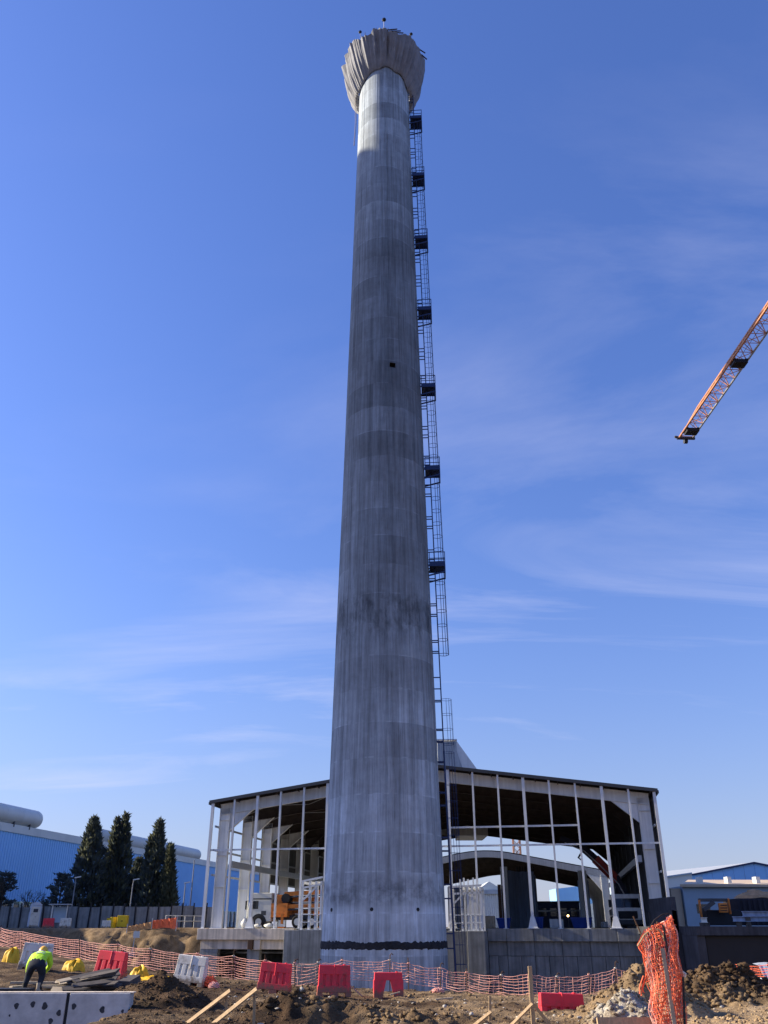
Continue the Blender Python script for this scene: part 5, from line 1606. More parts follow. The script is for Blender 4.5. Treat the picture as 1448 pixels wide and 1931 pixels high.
for i in range(8):
    f = i / 7
    rows2.append([(c.x + (1.5 * (1 - f * 0.8) + rng.uniform(-0.12, 0.12)) * math.cos(a), 65 + 0.9 * (1 - f * 0.8) * math.sin(a), at(1425, 1694, 65).z + 0.55 * f ** 0.7 + rng.uniform(-0.05, 0.05)) for a in [2 * math.pi * k / 16 for k in range(16)]])
m.grid(rows2, close=True); m.f.append(tuple(range(7 * 16, 8 * 16)))
tag(m.build('tarpaulin_bundle', M('tan_tarpaulin', (0.42, 0.27, 0.15), 0.9, var=0.4, scale=2)), 'tan tarpaulin bundle on top of the dark site container', 'tarpaulin')
for k, (pa, pb, py, mt, lab) in enumerate(((1400, 1480, 1723, casing_m, 'upper grey steel beam on the right yard deck'), (1382, 1480, 1733, casing_m, 'lower grey steel beam near the edge of the right yard deck'), (1322, 1333, 1735, white_clad, 'short pale plank at the left end of the right yard deck'))):
    a_, b_ = at(pa, py, 60), at(pb, py, 60)
    m = MB(); ibeam(m, a_, b_, (0, 0, 1), 0.3, 0.3, (0, 1, 0)); tag(m.build('steel_beam', mt), lab, 'beam', 'beams on the right yard deck')
    for q in (0.1, 0.9):
        pp = a_.lerp(b_, q)
        if pp.z - 0.15 > 1.8:
            m = MB(); m.box(pp.x - 0.15, pp.x + 0.15, 59.9, 60.1, 1.75, pp.z - 0.15); tag(m.build('timber_bearer', old_wood), ('left' if q < 0.5 else 'right') + ' timber bearer under the ' + lab.split(' on ')[0].split(' near ')[0].split(' at ')[0], 'bearer')

t_ = thing('dark_site_hut', 'dark blue site hut behind the flared post deep in the hall', 'hut', inside(1050, 1745, 44))
a_, b_ = inside(1012, 1702, 44), inside(1092, 1702, 44)
wv = HV * (b_ - a_).dot(HV)
m = MB(); m.obox(Vector((a_.x, a_.y, (DECK + a_.z) / 2)) + wv / 2 + HU * 1.5, wv / 2, HU * 1.4, Vector((0, 0, (a_.z - DECK) / 2))); m.build('body', navy, t_)
m = MB(); m.obox(Vector((a_.x, a_.y, a_.z + 0.08)) + wv / 2 + HU * 1.5, wv * 0.52, HU * 1.6, Vector((0, 0, 0.07))); m.build('roof', cladding, t_)
for k in range(4):
    m = MB(); c = Vector((a_.x, a_.y, DECK + (a_.z - DECK) * 0.62)) + wv * (0.14 + 0.24 * k) + HU * 0.07
    m.obox(c, wv * 0.07, HU * 0.03, Vector((0, 0, 0.45))); m.build('window', glass_dark, t_)
m = MB(); m.bar(inside(1008, 1718, 30), inside(1095, 1717, 30), 0.12, 0.16); 
for px in (1010, 1052, 1093):
    q_ = inside(px, 1718, 30); m.bar((q_.x, q_.y, DECK), q_, 0.1, 0.1)
tag(m.build('grey_guard_rail', paint_grey), 'grey guard rail crossing deep in the hall before the site hut', 'railing')
# ---------------------------------------------------------------- foreground
def hit(px, py, y0=15.0, y1=60.0):
    """Where the ray through a pixel meets the ground."""
    d = ray(px, py)
    ys = np.arange(y0, y1, 0.05)
    xs = d.x / d.y * ys
    zs_ = EYE + d.z / d.y * ys
    g_ = ground_z(xs, ys)
    k = np.argmax(zs_ < g_)
    if not (zs_ < g_).any():
        k = len(ys) - 1
    return Vector((xs[k], ys[k], g_[k]))

# concrete wall at the lower left
YW = 21.2
wt = at(120, 1873, YW)
cw = thing('concrete_retaining_wall', 'grey concrete retaining wall at the lower left corner', 'wall', (wt.x, YW, wt.z - 1.5))
xj, xe, xs_ = at(129, 1873, YW).x, at(246, 1873, YW).x, at(-420, 1873, YW).x
for (x0, x1) in ((xs_, xj - 0.035), (xj + 0.035, xe)):
    m = MB(); m.box(x0, x1, YW, YW + 0.32, wt.z - 1.6, wt.z); m.build('wall_panel', concrete_wall, cw, bevel=0.015)
m = MB(); m.box(xj - 0.034, xj + 0.034, YW + 0.03, YW + 0.3, wt.z - 1.6, wt.z - 0.02); m.build('joint_filler', black, cw)
m = MB(); m.box(xs_, xe + 0.05, YW + 0.02, YW + 0.30, wt.z + 0.001, wt.z + 0.02); m.build('coping', concrete_warm, cw)
dent = M('tie_hole_shadow', (0.06, 0.06, 0.065), 0.9, var=0.5, scale=8)
for (px, py, r_) in ((31, 1897, .05), (62, 1894, .05), (84, 1897, .06), (111, 1910, .05), (139, 1898, .05), (193, 1904, .055), (95, 1926, .05), (18, 1915, .02), (231, 1907, .03)):
    c = at(px, py, YW)
    m = MB()
    pts = [(c.x + r_ * (1 + 0.25 * math.sin(3 * a + px)) * math.cos(a), YW - 0.003, c.z + 1.25 * r_ * math.sin(a)) for a in [2 * math.pi * k / 12 for k in range(12)]]
    m.prism(pts, (0, 0.05, 0)); m.build('tie_hole', dent, cw)
c = at(25, 1866, 22.0)
m = MB(); m.box(at(-60, 1866, 22).x, at(57, 1866, 22).x, 21.9, 22.3, c.z - 0.25, c.z + 0.02); tag(m.build('black_board', black), 'black board lying behind the concrete wall at the left edge', 'board')

# stack of planks
rng = random.Random(6)
pc = hit(170, 1868)
st = thing('plank_stack', 'fanned stack of dark weathered planks behind the concrete wall', 'planks', pc)
for k in range(17):
    lay = k / 17
    l0 = at(108 + rng.uniform(-6, 22) + lay * 30, 1866 - lay * 22 + rng.uniform(-2, 2), 23.3 + rng.uniform(-0.2, 0.9) + lay * 0.6)
    r0 = at(226 + rng.uniform(-14, 10) - lay * 10, 1864 - lay * 37 + rng.uniform(-2, 2), 23.4 + rng.uniform(-0.1, 1.0) + lay * 0.6)
    m = MB(); m.bar(l0, r0, 0.22, 0.035, up=(0, -0.35, 1)); m.build('plank', old_wood, st)
    if k % 2 == 0:
        m = MB(); e = (r0 - l0).normalized(); m.bar(l0 - e * 0.35, l0 + e * 0.3, 0.2, 0.03, up=(0, -0.3, 1)); m.build('plank', pale_wood, st)  # short pale pieces paint the sunlit tan of the left ends
m = MB(); m.bar(pc + Vector((0.75, 0.2, 0.0)), pc + Vector((0.75, 1.2, 0.1)), 0.3, 0.35); m.build('bearer', old_wood, st)
for k, (px, py, l_, a_) in enumerate(((38, 1858, 0.5, 0.2), (75, 1858, 0.7, -0.1), (90, 1864, 0.5, 0.3), (115, 1868, 0.9, -0.05), (32, 1866, 0.35, 0.9))):
    p = hit(px, py)
    d_ = Vector((math.cos(a_), math.sin(a_), 0)) * l_ / 2
    m = MB(); m.bar(p - d_ + Vector((0, 0, 0.05)), p + d_ + Vector((0, 0, 0.06)), 0.14, 0.05); tag(m.build('timber_offcut', pale_wood), ['pale timber offcut left of the worker boots', 'pale timber offcut between the worker and the plank stack', 'pale timber offcut at the left tip of the plank stack', 'long pale offcut in front of the plank stack', 'short pale offcut at the worker left hand'][k], 'timber', 'timber offcuts by the worker')

# ---------------------------------------------------------------- the worker, bent over, seen from behind
def skin_mesh(name, joints, edges, root):
    me_ = bpy.data.meshes.new(name + '_cage')
    me_.from_pydata([j[:3] for j in joints], edges, [])
    ob = bpy.data.objects.new(name + '_cage', me_); COL.objects.link(ob)
    ob.modifiers.new('skin', 'SKIN')
    for i, j in enumerate(joints):
        v = me_.skin_vertices[0].data[i]
        v.radius = (j[3], j[4] if len(j) > 4 else j[3])
        v.use_root = (i == root)
    ss = ob.modifiers.new('sub', 'SUBSURF'); ss.levels = 2; ss.render_levels = 2
    dg = bpy.context.evaluated_depsgraph_get()
    out = bpy.data.meshes.new_from_object(ob.evaluated_get(dg))
    out.name = name
    bpy.data.objects.remove(ob)
    return out
wp = Vector((at(60, 1869, 23.0).x, 23.0, gz(at(60, 1869, 23.0).x, 23.0)))
J_GIRTH = 1.14
worker = thing('person', 'worker in hi vis yellow jacket and dark trousers bending down by the planks', 'person', wp)
J_ = [(0.02, 0.0, 0.72, .155, .15),      # 0 pelvis
      (0.00, 0.17, 0.80, .15, .13),      # 1 waist
      (-0.03, 0.36, 0.88, .17, .13),     # 2 chest
      (-0.05, 0.48, 0.93, .07),          # 3 neck
      (-0.06, 0.58, 0.95, .10, .105),    # 4 head
      (-0.06, 0.66, 0.93, .075, .08),    # 5 face
      (-0.11, 0.01, 0.64, .12),          # 6 hip l
      (-0.19, 0.11, 0.38, .085),         # 7 knee l
      (-0.21, -0.02, 0.10, .06),         # 8 ankle l
      (-0.23, 0.14, 0.055, .05),         # 9 toe l
      (0.14, 0.01, 0.64, .12),           # 10 hip r
      (0.17, 0.10, 0.37, .085),          # 11 knee r
      (0.16, -0.03, 0.10, .06),          # 12 ankle r
      (0.18, 0.13, 0.055, .05),          # 13 toe r
      (-0.22, 0.37, 0.86, .095),         # 14 shoulder l
      (-0.31, 0.36, 0.62, .07),          # 15 elbow l
      (-0.33, 0.43, 0.39, .045),         # 16 wrist l
      (-0.34, 0.45, 0.31, .04, .025),    # 17 palm l
      (0.17, 0.38, 0.88, .095),          # 18 shoulder r
      (0.22, 0.46, 0.64, .07),           # 19 elbow r
      (0.08, 0.58, 0.46, .045),          # 20 wrist r
      (0.03, 0.61, 0.40, .04, .025)]     # 21 palm r
E_ = [(0, 1), (1, 2), (2, 3), (3, 4), (4, 5), (0, 6), (6, 7), (7, 8), (8, 9), (0, 10), (10, 11), (11, 12), (12, 13), (2, 14), (14, 15), (15, 16), (16, 17), (2, 18), (18, 19), (19, 20), (20, 21)]
for (pi, sx) in ((17, -1), (21, 1)):
    px_, py_, pz_ = J_[pi][:3]
    for f_ in range(4):
        o = (f_ - 1.5) * 0.022
        ln_ = (0.075, 0.085, 0.08, 0.06)[f_]
        b_ = len(J_)
        J_.append((px_ + 0.006 * sx, py_ + o, pz_ - 0.05, .0095)); J_.append((px_ + 0.012 * sx, py_ + o * 1.15 + 0.012, pz_ - 0.05 - ln_ * 0.6, .009)); J_.append((px_ - 0.005 * sx, py_ + o * 1.15 + 0.03, pz_ - 0.05 - ln_, .008))
        E_ += [(pi, b_), (b_, b_ + 1), (b_ + 1, b_ + 2)]
    b_ = len(J_)
    J_.append((px_ - 0.03 * sx, py_ + 0.03, pz_ - 0.01, .011)); J_.append((px_ - 0.045 * sx, py_ + 0.045, pz_ - 0.05, .009))
    E_ += [(pi, b_), (b_, b_ + 1)]
bm_ = skin_mesh('body', [(j[0] * 1.1, j[1], j[2]) + tuple(r_ * J_GIRTH for r_ in j[3:]) for j in J_], E_, 0)
for mt in (hivis, trouser, skin_m, rubber):
    bm_.materials.append(mt)
hd = Vector(J_[4][:3])
for p in bm_.polygons:
    c = p.center
    p.use_smooth = True
    if (c - hd).length < 0.17 and c.y > 0.5 and c.z > 0.8: p.material_index = 2
    elif min((c - Vector(J_[17][:3])).length, (c - Vector(J_[21][:3])).length) < 0.09 + 0.07 * (c.z < 0.33): p.material_index = 2
    elif c.y > 0.25 and c.z > 0.3: p.material_index = 0
    elif (c - Vector((0.02, 0.04, 0.72))).dot(Vector((0, 0.9, 0.42))) > 0.0 and c.z > 0.6: p.material_index = 0
    elif c.z < 0.12: p.material_index = 3
    else: p.material_index = 1
ob = bpy.data.objects.new('body', bm_); link(ob); ob.parent = worker
m = MB()
rows2 = []
for i in range(7):
    t_ = i / 6 * math.pi / 2
    rows2.append([wp + hd + Vector((0, 0.0, 0.015)) + Vector((0.125 * math.cos(t_) * math.cos(a), -0.03 + 0.145 * math.cos(t_) * math.sin(a), 0.02 + 0.135 * math.sin(t_) + 0.03 * math.sin(a) * math.cos(t_))) for a in [2 * math.pi * k / 18 for k in range(18)]])
m.grid(rows2, close=True)
hm = m.build('helmet', helmet_m, worker, smooth=True)
m = MB(); m.grid([[wp + hd + Vector((r_ * 0.125 * math.cos(a), -0.03 + r_ * 0.15 * math.sin(a), 0.03 + 0.03 * math.sin(a) - 0.012 * (r_ > 1.1))) for a in [2 * math.pi * k / 18 for k in range(18)]] for r_ in (1.0, 1.18)], close=True); m.build('brim', helmet_m, hm)
refl = M('reflective_band', (0.55, 0.56, 0.55), 0.35, var=0.1)
for f_ in (0.35, 0.75):
    c0 = Vector(J_[1][:3]).lerp(Vector(J_[2][:3]), f_ * 1.2 - 0.1)
    ax = (Vector(J_[2][:3]) - Vector(J_[1][:3])).normalized(); sx = Vector((1, 0, 0)); sz = sx.cross(ax)
    m = MB()
    m.grid([[wp + c0 + ax * q + sx * (0.178 * math.cos(a)) + sz * (0.152 * math.sin(a)) for a in [2 * math.pi * k / 20 for k in range(20)]] for q in (-0.022, 0.022)], close=True)
    m.build('reflective_band', refl, worker)
for (kx, ky) in ((-0.22, 0.05), (0.17, 0.04)):
    m = MB()
    rows2 = []
    for (z_, rx_, ry_, oy) in ((0.0, 0.055, 0.14, 0.0), (0.03, 0.058, 0.145, 0.0), (0.08, 0.055, 0.11, -0.03), (0.13, 0.06, 0.07, -0.06), (0.22, 0.065, 0.07, -0.05)):
        rows2.append([wp + Vector((kx + rx_ * math.cos(a), ky + oy + ry_ * math.sin(a), z_)) for a in [2 * math.pi * k / 14 for k in range(14)]])
    m.grid(rows2, close=True); m.f.append(tuple(range(14))[::-1]); m.build('boot', pale_wood if kx > 0 else rubber, worker, smooth=True)

worker.scale = (0.86, 0.86, 0.86)

# ---------------------------------------------------------------- plastic barriers
def barrier_mesh(kind):
    m = MB()
    Hh = 0.86
    def sl(x0, x1, z0, z1, ins, fl=1.0):
        def yy(z_): return 0.25 - 0.155 * z_ / Hh - ins
        def xx(x_, z_): return x_ * (1 - 0.07 * z_ / Hh)
        m.add([(xx(x0, z0), -yy(z0), z0), (xx(x1, z0), -yy(z0), z0), (xx(x1, z0), yy(z0), z0), (xx(x0, z0), yy(z0), z0), (xx(x0, z1), -yy(z1), z1), (xx(x1, z1), -yy(z1), z1), (xx(x1, z1), yy(z1), z1), (xx(x0, z1), yy(z1), z1)],
              [(3, 2, 1, 0), (4, 5, 6, 7), (0, 1, 5, 4), (1, 2, 6, 5), (2, 3, 7, 6), (3, 0, 4, 7)])
    if kind == 'slotted':
        sl(-0.49, 0.49, 0.14, 0.84, 0.045)
        sl(-0.52, 0.52, 0.60, 0.86, 0.0)
        for c_ in (-0.44, -0.215, 0.0, 0.215, 0.44):
            sl(c_ - 0.07, c_ + 0.07, 0.27, 0.61, 0.004)
        sl(-0.53, 0.53, 0.11, 0.29, 0.002)
        for (a_, b_) in ((-0.53, -0.36), (-0.30, -0.10), (0.10, 0.30), (0.36, 0.53)):
            if a_ == -0.30: a_, b_ = -0.13, 0.13
            elif a_ == 0.10: continue
            sl(a_, b_, 0.0, 0.115, 0.003)
        sl(-0.014, 0.014, 0.5, 0.875, -0.02)
    else:
        sl(-0.52, 0.52, 0.56, 0.80, 0.0)
        for s_ in (-1, 1):
            vs_ = []
            for (z_, xi, xo) in ((0.0, 0.22, 0.52), (0.58, 0.07, 0.52)):
                y_ = 0.25 - 0.155 * z_ / Hh - 0.004
                vs_ += [(s_ * xi, -y_, z_), (s_ * xo, -y_, z_), (s_ * xo, y_, z_), (s_ * xi, y_, z_)]
            m.add(vs_, [(3, 2, 1, 0), (4, 5, 6, 7), (0, 1, 5, 4), (1, 2, 6, 5), (2, 3, 7, 6), (3, 0, 4, 7)])
            m.add([(s_ * (q_[0]), q_[1], q_[2]) for q_ in ((0.30, -0.26, 0.0), (0.36, -0.26, 0.0), (0.30, -0.15, 0.57), (0.24, -0.15, 0.57))], [(0, 1, 2, 3)])
    return m
BAR = {}
def barrier(label, px, py, rz, mat, kind='slotted', sc=1.0, tilt=0.0, pos=None, tp_=0.0):
    key = (kind, mat.name)
    p = pos if pos is not None else hit(px, py, 25.5)
    if key not in BAR:
        o = thing('plastic_barrier', label, 'barrier', (0, 0, 0), 'plastic road barriers along the pit')
        barrier_mesh(kind).build('body', mat, o, bevel=0.018)
        m = MB(); m.tube([(0.3, 0, 0.845), (0.3, 0, 0.885)] if kind == 'slotted' else [(0.3, 0, 0.79), (0.3, 0, 0.83)], 0.04, 10); m.build('filler_cap', mat, o)
        BAR[key] = o
    else:
        o = copy_tree(BAR[key]); o['label'] = label
    o.location = (p.x, p.y, p.z - 0.03)
    o.rotation_euler = (tp_, tilt, rz)
    sc = sc * 0.94
    o.scale = (sc, sc, sc)
    return o
barrier('dirty white plastic barrier behind the bending worker', 64, 1829, R(8), white_pl, tilt=R(3))
barrier('red plastic barrier behind the stack of planks', 205, 1848, R(-14), red_pl, tilt=R(4))
barrier('white plastic barrier left of the orange net roll', 356, 1857, R(-10), white_pl, tilt=R(6))
barrier('red slotted plastic barrier, first to the right of the orange net roll', 516, 1872, R(-6), red_pl, tilt=R(4))
barrier('red slotted plastic barrier in front of the chimney left edge', 629, 1877, R(6), red_pl, tilt=R(1))
barrier('low red plastic barrier with a wide gap between two legs before the chimney', 732, 1882, R(4), red_pl, 'arched', 0.92)
pp = hit(1057, 1903, 24.0)
barrier('red plastic barrier half sunk in the earth right of the wooden stake', 1057, 1901, R(5), red_pl, sc=1.25, pos=Vector((pp.x, pp.y, pp.z - 0.62)), tilt=R(2))
barrier('small red barrier far off beside the portable toilet', 90, 1752, 0.2, red_pl, sc=1.1, pos=Vector((at(90, 1750, 90).x, 90, gz(at(90, 1750, 90).x, 90))))
barrier('small white barrier far off below the yard canopy', 122, 1752, 0.1, white_pl, sc=1.1, pos=Vector((at(122, 1750, 89.6).x, 89.6, gz(at(122, 1750, 89.6).x, 89.6))))
barrier('small white barrier far off left of the yellow cabinet', 204, 1746, 0.1, white_pl, sc=0.9, pos=Vector((at(200, 1746, 92).x, 92, gz(at(200, 1746, 92).x, 92))))

# ---------------------------------------------------------------- yellow sheets and the net roll
def lumpy(name, label, cat, px, py, rx, ry, h, mat, seed, group=None):
    p = hit(px, py, 25.0)
    m = MB()
    rows2 = []
    n, k_ = 16, 34
    rg = np.random.RandomState(seed)
    ph = rg.rand(8) * 6.28
    for i in range(n + 1):
        f = i / n
        row = []
        for j in range(k_):
            a = 2 * math.pi * j / k_
            fold = 0.13 * math.sin(5 * a + ph[0]) + 0.09 * math.sin(9 * a + ph[1] + 2 * f) + 0.06 * math.sin(15 * a + ph[2])
            rr = math.cos(f * math.pi / 2) ** 0.75 * (1 + fold * (1 - f * 0.5))
            zz = h * (math.sin(f * math.pi / 2) ** 0.9) * (1 + 0.16 * math.sin(3 * a + ph[3]) + 0.10 * math.sin(7 * a + ph[4])) + 0.03 * math.sin(11 * a + 9 * f + ph[5])
            row.append((p.x + rx * rr * math.cos(a), p.y + ry * rr * math.sin(a), p.z - 0.05 + zz))
        rows2.append(row)
    m.grid(rows2, close=True)
    return tag(m.build(name, mat, smooth=True), label, cat, group)
G = 'yellow sheets heaped along the fence'
lumpy('yellow_sheet_heap', 'yellow plastic heap left of the white barrier by the worker', 'sheet', 20, 1816, 0.30, 0.25, 0.45, yellow_cloth, 1, G)
lumpy('yellow_sheet_heap', 'rounded yellow plastic heap right of the worker', 'sheet', 139, 1832, 0.36, 0.3, 0.33, yellow_cloth, 2, G)
lumpy('yellow_sheet_heap', 'yellow plastic heap left of the white slotted barrier', 'sheet', 263, 1846, 0.30, 0.26, 0.33, yellow_cloth, 3, G)
lumpy('yellow_sheet_heap', 'flat yellow plastic sheet trailing towards the white slotted barrier', 'sheet', 298, 1850, 0.6, 0.25, 0.16, yellow_cloth, 4, G)

def tangle(label, px, py, rx, h, seed, mat):
    p = hit(px, py, 25.5)
    rg = random.Random(seed)
    m = MB()
    for k in range(60):
        a, b_ = rg.uniform(0, 6.28), rg.uniform(0, 6.28)
        pts = []
        for q in range(7):
            a += rg.uniform(0.2, 0.7)
            r_ = rx * rg.uniform(0.45, 1.05)
            z_ = h * rg.uniform(0.05, 1.0) * (1 - 0.5 * (r_ / rx) ** 2)
            pts.append(p + Vector((r_ * math.cos(a), 0.7 * r_ * math.sin(a), z_)))
        m.tube(pts, 0.016, 4, caps=False)
    return tag(m.build('net_roll', mat), label, 'net')
tangle('crumpled roll of orange safety net right of the white barrier', 388, 1862, 0.34, 0.36, 3, orange_net)
tangle('small tuft of pink orange net beside the crumpled net roll', 403, 1864, 0.16, 0.2, 4, pink_net)
tangle('scrap of pale net on the ground below the low red barrier', 826, 1872, 0.2, 0.16, 5, pink_net)

# ---------------------------------------------------------------- safety net fences
def net(m, tops, bots, rows, vsp, r, seed, sag=0.05, jit=0.012):
    rg = random.Random(seed)
    segs = len(tops) - 1
    sub = 6
    def edge(P, k, f):
        q = P[k].lerp(P[k + 1], f)
        q = q - Vector((0, 0, sag * 4 * f * (1 - f)))
        return q
    for i in range(rows):
        v = i / (rows - 1)
        pts = []
        for k in range(segs):
            for s_ in range(sub):
                f = s_ / sub
                p = edge(tops, k, f).lerp(edge(bots, k, f), v)
                w = 0.05 * math.sin(k * 2.1 + f * 6 + v * 3)
                pts.append(p + Vector((rg.gauss(0, jit), w + rg.gauss(0, jit), rg.gauss(0, jit))))
        pts.append(tops[-1].lerp(bots[-1], v))
        m.tube(pts, r, 3, caps=False)
    for k in range(segs):
        n_ = max(1, int((tops[k + 1] - tops[k]).length / vsp))
        for s_ in range(n_):
            f = (s_ + 0.5) / n_
            a_, b_ = edge(tops, k, f), edge(bots, k, f)
            m.tube([a_.lerp(b_, q / 3) + Vector((rg.gauss(0, jit), rg.gauss(0, 0.02), 0)) for q in range(4)], r * 0.55, 3, caps=False)
def net_fence(label, pts, seed, mat, rows=13, vsp=0.15, r=0.0095, posts=True, hooks=True):
    tops = [at(px, yt, Y) for (px, yt, yb, Y) in pts]
    bots = [at(px, yb, Y) for (px, yt, yb, Y) in pts]
    t_ = thing('safety_net_fence', label, 'fence', bots[0], 'orange safety net fences along the pit')
    m = MB(); net(m, tops, bots, rows, vsp, r, seed)
    m.build('net', mat, t_)
    if posts:
        for k, (a_, b_) in enumerate(zip(tops, bots)):
            g_ = gz(b_.x, b_.y)
            m = MB()
            top_ = a_ + Vector((0.03 * math.sin(k * 3), 0, 0.12 + 0.06 * math.sin(k * 5)))
            m.tube([Vector((b_.x, b_.y, min(g_, b_.z) - 0.25)), a_, top_] + ([top_ + Vector((0.05, 0, 0.05)), top_ + Vector((0.10, 0, 0.0))] if k % 2 and hooks else []), 0.016, 5)
            m.build('post', rebar, t_)
            m = MB(); m.tube([a_ + Vector((0.035 * math.cos(q), 0.035 * math.sin(q), 0.02 * math.sin(2 * q))) for q in [k2 * 0.7 for k2 in range(10)]], 0.016, 4); m.build('knot', white_pl if k % 2 else mat, t_)
net_fence('faded pink orange safety net running from the left edge to the first bare post', [(-70, 1738, 1772, 50), (0, 1750, 1786, 47.3), (42, 1757, 1796, 45), (150, 1773, 1822, 40.3), (222, 1781, 1832, 38)], 1, pink_net, r=0.010)
net_fence('faded safety net behind the white slotted barrier up to the chimney', [(222, 1781, 1832, 37.9), (283, 1789, 1841, 36), (372, 1798, 1848, 35), (440, 1803, 1855, 34.2), (500, 1811, 1862, 33.4), (556, 1818, 1868, 32.8)], 2, pink_net, r=0.009)
net_fence('safety net crossing in front of the chimney foot', [(556, 1816, 1866, 32.6), (600, 1815, 1852, 32.4), (645, 1811, 1846, 32.2), (735, 1811, 1845, 32), (770, 1817, 1852, 31.8), (830, 1826, 1860, 31.5), (880, 1834, 1868, 31.2)], 3, pink_net, rows=8, r=0.009)
net_fence('sagging safety net between the chimney and the wooden stake', [(880, 1834, 1868, 31.1), (945, 1839, 1880, 30.6), (1000, 1836, 1886, 30)], 4, pink_net, rows=9, r=0.009)
net_fence('sagging safety net right of the wooden stake behind the red barrier', [(1000, 1836, 1888, 29.9), (1050, 1842, 1884, 30.2), (1110, 1838, 1884, 30.6), (1160, 1826, 1882, 31), (1215, 1838, 1876, 31.5)], 5, pink_net, rows=10, r=0.009)
net_fence('short safety net behind the clod heap at the right edge', [(1375, 1815, 1826, 41), (1400, 1820, 1836, 40), (1448, 1820, 1842, 38), (1520, 1822, 1850, 36)], 6, orange_net, rows=5, r=0.013)
# far nets on the pit rim
def far_net(label, pa, pb, yt, yb, Y, mat, seed):
    a0, a1 = at(pa, yt[0], Y), at(pb, yt[1], Y)
    b0, b1 = at(pa, yb[0], Y), at(pb, yb[1], Y)
    t_ = thing('safety_net_screen', label, 'net', b0)
    m = MB()
    n = 14
    m.grid([[a0.lerp(a1, k / n) + Vector((0, 0.05 * math.sin(k * 1.7), 0.05 * math.sin(k * 2.9))) for k in range(n + 1)], [a0.lerp(a1, k / n).lerp(b0.lerp(b1, k / n), 0.5) + Vector((0, 0.07 * math.sin(k * 2.3), 0)) for k in range(n + 1)], [b0.lerp(b1, k / n) for k in range(n + 1)]])
    m.build('net', mat, t_)
    for q in (a0, a1):
        m = MB(); m.bar((q.x, q.y, gz(q.x, q.y) - 0.3), (q.x, q.y, q.z + 0.2), 0.06, 0.06); m.build('post', silver, t_)
far_net('bright orange net screen on the pit rim left of the hall', 287, 334, (1736, 1730), (1753, 1751), 82, orange_net, 1)
far_net('tan orange net screen sagging left of the bright one', 240, 287, (1747, 1738), (1757, 1754), 81.8, M('tan_net', (0.62, 0.33, 0.14), 0.8, var=0.3), 2)

# ---------------------------------------------------------------- bundle of orange net hung on stakes, right foreground
YB = 18.7
bn = thing('hung_net_bundle', 'tall bundle of bright orange safety net hung over stakes at the right', 'net', (at(1250, 1931, YB).x, YB, gz(at(1250, 1931, YB).x, YB)))
rg = random.Random(8)
def edge_pts(L_):
    return L_
left = [(1204, 1780), (1213, 1806), (1222, 1840), (1227, 1880), (1230, 1915), (1238, 1950)]
topc = [(1204, 1780), (1216, 1756), (1236, 1744), (1252, 1740), (1262, 1730), (1268, 1726)]
right = [(1268, 1726), (1276, 1772), (1282, 1812), (1288, 1856), (1292, 1900), (1294, 1952)]
def samp(L_, f):
    f = min(max(f, 0), 1) * (len(L_) - 1)
    k = min(int(f), len(L_) - 2)
    t_ = f - k
    return (L_[k][0] * (1 - t_) + L_[k + 1][0] * t_, L_[k][1] * (1 - t_) + L_[k + 1][1] * t_)
for lay in range(3):
    m = MB()
    yo = (lay - 2) * 0.09
    ph = lay * 1.7
    def P_(u, v):
        lx, ly = samp(left, v); rx_, ry_ = samp(right, v); tx, ty = samp(topc, u)
        px = lx * (1 - u) + rx_ * u + (tx - (left[0][0] * (1 - u) + right[0][0] * u)) * (1 - v)
        py = ly * (1 - u) + ry_ * u + (ty - (left[0][1] * (1 - u) + right[0][1] * u)) * (1 - v) ** 2
        px += 5 * math.sin(u * 9 + v * 4 + ph) * v * (1 - u) + 3 * math.sin(v * 17 + ph * 3)
        q = at(px, py, YB + yo + 0.13 * math.sin(u * 14 + ph + v * 2.0) + 0.05 * math.sin(v * 9 + ph))
        return q + Vector((rg.gauss(0, 0.008), rg.gauss(0, 0.01), rg.gauss(0, 0.008)))
    nu, nv = (21, 26)
    skew = (0.22, -0.25, 0.1, -0.15, 0.3)[lay]
    for i in range(nu):
        pts = [P_(min(1, max(0, i / (nu - 1) + skew * (v - 0.5) * 0.8)), v) for v in [k / 16 for k in range(17)]]
        m.tube(pts, 0.006, 3, caps=False)
    for j in range(nv):
        v = j / (nv - 1)
        pts = [P_(u, min(1, max(0, v + skew * (u - 0.5) * 0.35))) for u in [k / 14 for k in range(15)]]
        m.tube(pts, 0.0055 if j % 3 else 0.009, 3, caps=False)
    m.build('net_layer', orange_net if lay % 2 == 0 else pink_net, bn)
def stake(pa, pb, Y, r_, mat, name='stake', flat=False):
    a_, b_ = at(*pa, Y), at(*pb, Y)
    m = MB()
    if flat: m.bar(a_, b_, r_ * 2, r_ * 1.2, up=(0, -1, 0.2))
    else: m.tube([a_, b_], r_, 6)
    m.build(name, mat, bn)
stake((1239, 1738), (1241, 1960), YB + 0.05, 0.018, rebar)
stake((1251, 1745), (1262, 1815), YB - 0.22, 0.02, black)
stake((1249, 1788), (1277, 1965), YB - 0.24, 0.035, pale_wood, 'batten', True)
stake((1288, 1842), (1292, 1960), YB - 0.2, 0.022, black)
stake((1194, 1728), (1209, 1762), YB - 0.1, 0.014, rebar)
m = MB(); m.tube([at(px, py, YB - 0.2) for (px, py) in ((1202, 1784), (1214, 1764), (1228, 1752), (1242, 1753), (1250, 1764), (1252, 1775))], 0.018, 5); m.build('hoop_hose', wood, bn)
m = MB(); m.tube([at(px, py, YB) for (px, py) in ((1224, 1750), (1234, 1734), (1248, 1724), (1262, 1722))], 0.012, 5); m.build('wire', black, bn)
